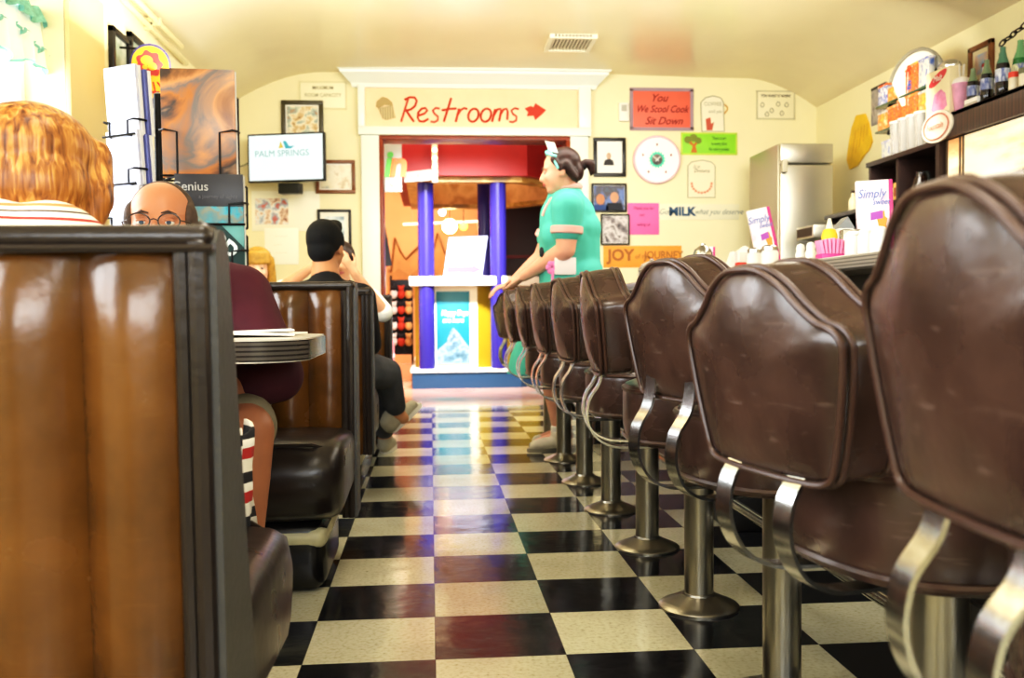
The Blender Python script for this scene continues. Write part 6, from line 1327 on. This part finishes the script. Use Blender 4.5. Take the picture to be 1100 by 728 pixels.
cloth('shirt', B, mat('black_tee', '#0e0d10', .85, var=.2), m2, .011, 4)
B = NB(); jm = mat('charcoal_jeans', '#4a4b50', .85, var=.3, vscale=9, bump=.15, bscale=14); cap_(B, V(X0-.03, 4.60, .53), .14, V(X0+.09, 4.60, .53), .14); chain(B, [(V(X0-.02, 4.62, .53), .112), (kp, .08), (ap2+V(0, -.02, .04), .058)]); chain(B, [(V(X0+.10, 4.62, .53), .112), (kc, .082), (ac+V(-.01, -.02, .04), .058)]); cloth('jeans', B, jm, m2, .011, 3)
tn = mat('tan_sneaker', '#a8a08a', .7, var=.12, vscale=20); shoe(m2, (-.265, 5.34, 0), (-.235, 5.58, 0), tn, mat('white_sole', '#ddd8cc', .6)); shoe(m2, (-.20, 5.14, .145), (-.06, 5.22, .275), tn, mat('white_sole', '#ddd8cc', .6), up=V(-.55, -.2, .78).normalized())
# ---- two people facing us at the far table
def sitter(label, x, y, hz, hs, f, hairc, shirtm, hair_kind, arms, sk_):
    hc = V(x, y-.1, hz); B = NB(); P, Mx = head_prims(B, hc, f, 0, hs); k0 = hs
    chain(B, [(V(x, y+.05, .57), .13*k0), (V(x, y+.02, .72), .13*k0), (V(x, y-.02, hz-.24), .115*k0), (V(x, y-.05, hz-.155), .07*k0), (hc+V(0, .02, -.06), .05*k0)])
    for k, (e, w, d) in zip((-1, 1), arms):
        s = V(x+k*.165*k0, y-.03, hz-.215); chain(B, [(V(x+k*.07, y-.03, hz-.22), .065*k0), (s, .055*k0), (Vector(e), .042*k0), (Vector(w), .027*k0)]); hand(B, w, d, V(0, -.8, .3), .9*k0, .4, k)
        chain(B, [(V(x+k*.08, y+.04, .54), .09*k0), (V(x+k*.09, y-.36, .53), .06*k0), (V(x+k*.09, y-.38, .1), .038*k0), (V(x+k*.09, y-.45, .045), .032*k0)])
    o = person('person', label, B, sk_, .010); face_parts(P, Mx, o, hs, '#3a3a3a', hairc[1], '#c07068')
    B = NB(); ball(B, P(0, -.025, .046), (.088*hs, .102*hs, .088*hs), Mx)
    if hair_kind == 'bangs':
        for i in range(9): a = -.062+.124*i/8; cap_(B, P(a, .062-a*a*5, .09), .02*hs, P(a*1.12, .088-a*a*6, .030), .009*hs)
        for k in (-1, 1): cap_(B, P(k*.078, .02, .05), .026*hs, P(k*.09, .01, -.11), .026*hs)
        ball(B, P(0, -.06, -.05), (.09*hs, .05*hs, .09*hs), Mx)
    else:
        for k in (-1, 1): ball(B, P(k*.066, .0, .04), (.022*hs, .06*hs, .05*hs), Mx)
    cloth('hair', B, mat(hairc[0], hairc[1], .45, var=.25, vscale=40), o, .008, 2)
    B = NB(); chain(B, [(V(x, y+.05, .55), .15*k0), (V(x, y+.02, .72), .147*k0), (V(x, y-.02, hz-.23), .132*k0), (V(x, y-.045, hz-.165), .085*k0)])
    for k, (e, w, d) in zip((-1, 1), arms):
        s = V(x+k*.165*k0, y-.03, hz-.215); cap_(B, V(x+k*.07, y-.03, hz-.22), .08*k0, s, .07*k0); cap_(B, s, .07*k0, s.lerp(Vector(e), .95), .06*k0)
    cloth('shirt', B, shirtm, o, .012, 3)
    B = NB(); cap_(B, V(x-.06, y+.04, .54), .12*k0, V(x+.06, y+.04, .54), .12*k0)
    for k in (-1, 1): cap_(B, V(x+k*.08, y+.04, .54), .105*k0, V(x+k*.09, y-.36, .53), .072*k0); cap_(B, V(x+k*.09, y-.36, .53), .072*k0, V(x+k*.09, y-.38, .13), .05*k0)
    cloth('trousers', B, mat('blue_trousers', '#3a4a66', .8), o, .012, 2)
    for k in (-1, 1): shoe(o, (x+k*.09, y-.37, 0), (x+k*.09, y-.57, 0), mat('dark_shoe', '#2c2724', .5), solem)
    return o
sitter('person in white shirt with raised forearms, mostly hidden behind the black-haired man', -.53, 5.78, 1.09, 1.0, V(.1, -1, -.05), ('dark_brown_hair', '#2c1c14'), mat('white_shirt', '#f4f3ee', .8), 'short', [(V(-.84, 5.46, .93), V(-.68, 5.42, 1.04), V(.8, -.1, .3)), (V(-.27, 5.52, .79), V(-.43, 5.42, 1.02), V(-.5, -.2, .8))], skin('light_skin3', '#dba482'))
sitter('blonde child with straight bangs facing us at the far table', at(277, 290, y=5.6).x, 5.7, at(273, 294, y=5.6).z+.035, .93, V(.1, -1, -.1), ('blonde_hair', '#b08838'), mat('pale_shirt', '#d8cfc4', .8), 'bangs', [(V(-1.24, 5.5, .80), V(-1.12, 5.3, .79), V(.5, -.8, 0)), (V(-.86, 5.46, .80), V(-.92, 5.3, .79), V(-.4, -.9, 0))], skin('light_skin4', '#eec0a4'))
# ================================================================== light and camera
def area(name, loc, rot, sx, sy, power, col=(1, 1, 1), spread=PI):
    l = bpy.data.lights.new(name, 'AREA'); l.shape = 'RECTANGLE'; l.size = sx; l.size_y = sy; l.energy = power; l.color = col; l.spread = spread
    o = bpy.data.objects.new(name, l); C.objects.link(o); o.location = loc; o.rotation_euler = rot; return o
def point(name, loc, power, col, r=.08):
    l = bpy.data.lights.new(name, 'POINT'); l.energy = power; l.color = col; l.shadow_soft_size = r
    o = bpy.data.objects.new(name, l); C.objects.link(o); o.location = loc; return o
D = math.radians
# daylight through the side windows (area lights stand just outside the panes), and the big front window behind the camera
area('window_daylight_1', (XL-1.1, 3.0, 1.9), (0, D(-80), 0), 1.6, 2.8, 150, (.93, .97, 1))
area('window_daylight_2', (XL-1.1, .2, 1.9), (0, D(-80), 0), 1.6, 2.6, 140, (.93, .97, 1))
area('front_daylight', (.7, YF-.32, 1.75), (D(90), 0, 0), 3.4, .9, 120, (.95, .98, 1))
# diner lights: ceiling and counter lamps, then washes for wall and ceiling
area('ceiling_lamp_1', (.0, 1.2, zc-.06), (0, 0, 0), .5, 1.0, 24, (1, .92, .78))
area('ceiling_lamp_2', (.4, 4.2, zc-.06), (0, 0, 0), .5, 1.0, 0.01, (1, .86, .62))
area('counter_lamp', (2.2, 4.4, 2.3), (0, D(25), 0), .4, 3.4, 28, (1, .93, .8))
area('far_wall_wash', (.9, 5.2, 2.15), (D(62), 0, 0), 3.6, .5, 62, (1, .95, .84))
area('ceiling_wash', (-1.1, 4.4, 2.0), (D(180), D(10), 0), .6, 1.8, 45, (1, .98, .93))  # added upward fill standing in for window light bounced onto the ceiling
# gift shop
area('kiosk_front_fill', (.25, 8.3, 2.5), (D(42), 0, 0), 1.0, .3, 65, (.95, .97, 1), D(75))  # unseen light added to brighten the kiosk front panel
area('shop_lamp_3', (.0, 9.0, 3.0), (0, 0, 0), 2.2, .5, 35, (1, .88, .72))
area('shop_lamp_2', (-.5, 12.6, 2.95), (0, 0, 0), 3, 1.4, 105, (1, .8, .6))
area('shop_side_fill', (-2.6, 9.6, 1.4), (0, D(-90), 0), 1.8, 2.4, 28, (.95, .97, 1))  # unseen side light towards the kiosk; the shop wall here has no window
w = bpy.data.worlds.new('daylight'); w.use_nodes = True; bg = w.node_tree.nodes['Background']; bg.inputs[0].default_value = (.9, .97, 1, 1); bg.inputs[1].default_value = 1.7
bpy.context.scene.world = w
cam = bpy.data.cameras.new('camera'); cam.sensor_width = 36; cam.sensor_fit = 'HORIZONTAL'; cam.lens = F/1100*36; cam.clip_start = .02
co = bpy.data.objects.new('camera', cam); C.objects.link(co)
Rm = Matrix(((cr.x, cu.x, -cf.x, 0), (cr.y, cu.y, -cf.y, 0), (cr.z, cu.z, -cf.z, CAMZ), (0, 0, 0, 1)))
co.matrix_world = Rm
cam.dof.use_dof = True; cam.dof.focus_distance = 2.3; cam.dof.aperture_fstop = 5.0
sc = bpy.context.scene; sc.camera = co
sc.view_settings.view_transform = 'Standard'; sc.view_settings.look = 'None'; sc.view_settings.exposure = 0; sc.view_settings.gamma = 1
sc.view_settings.use_curve_mapping = True
cm_ = sc.view_settings.curve_mapping; cc_ = cm_.curves[3]
cc_.points.new(.06, .04); cc_.points.new(.25, .235); cc_.points.new(.6, .645); cm_.update()
cy = sc.cycles; cy.max_bounces = 7; cy.diffuse_bounces = 4; cy.glossy_bounces = 3; cy.transmission_bounces = 5; cy.transparent_max_bounces = 10; cy.sample_clamp_indirect = 4; cy.use_denoising = True; cy.caustics_reflective = False; cy.caustics_refractive = False
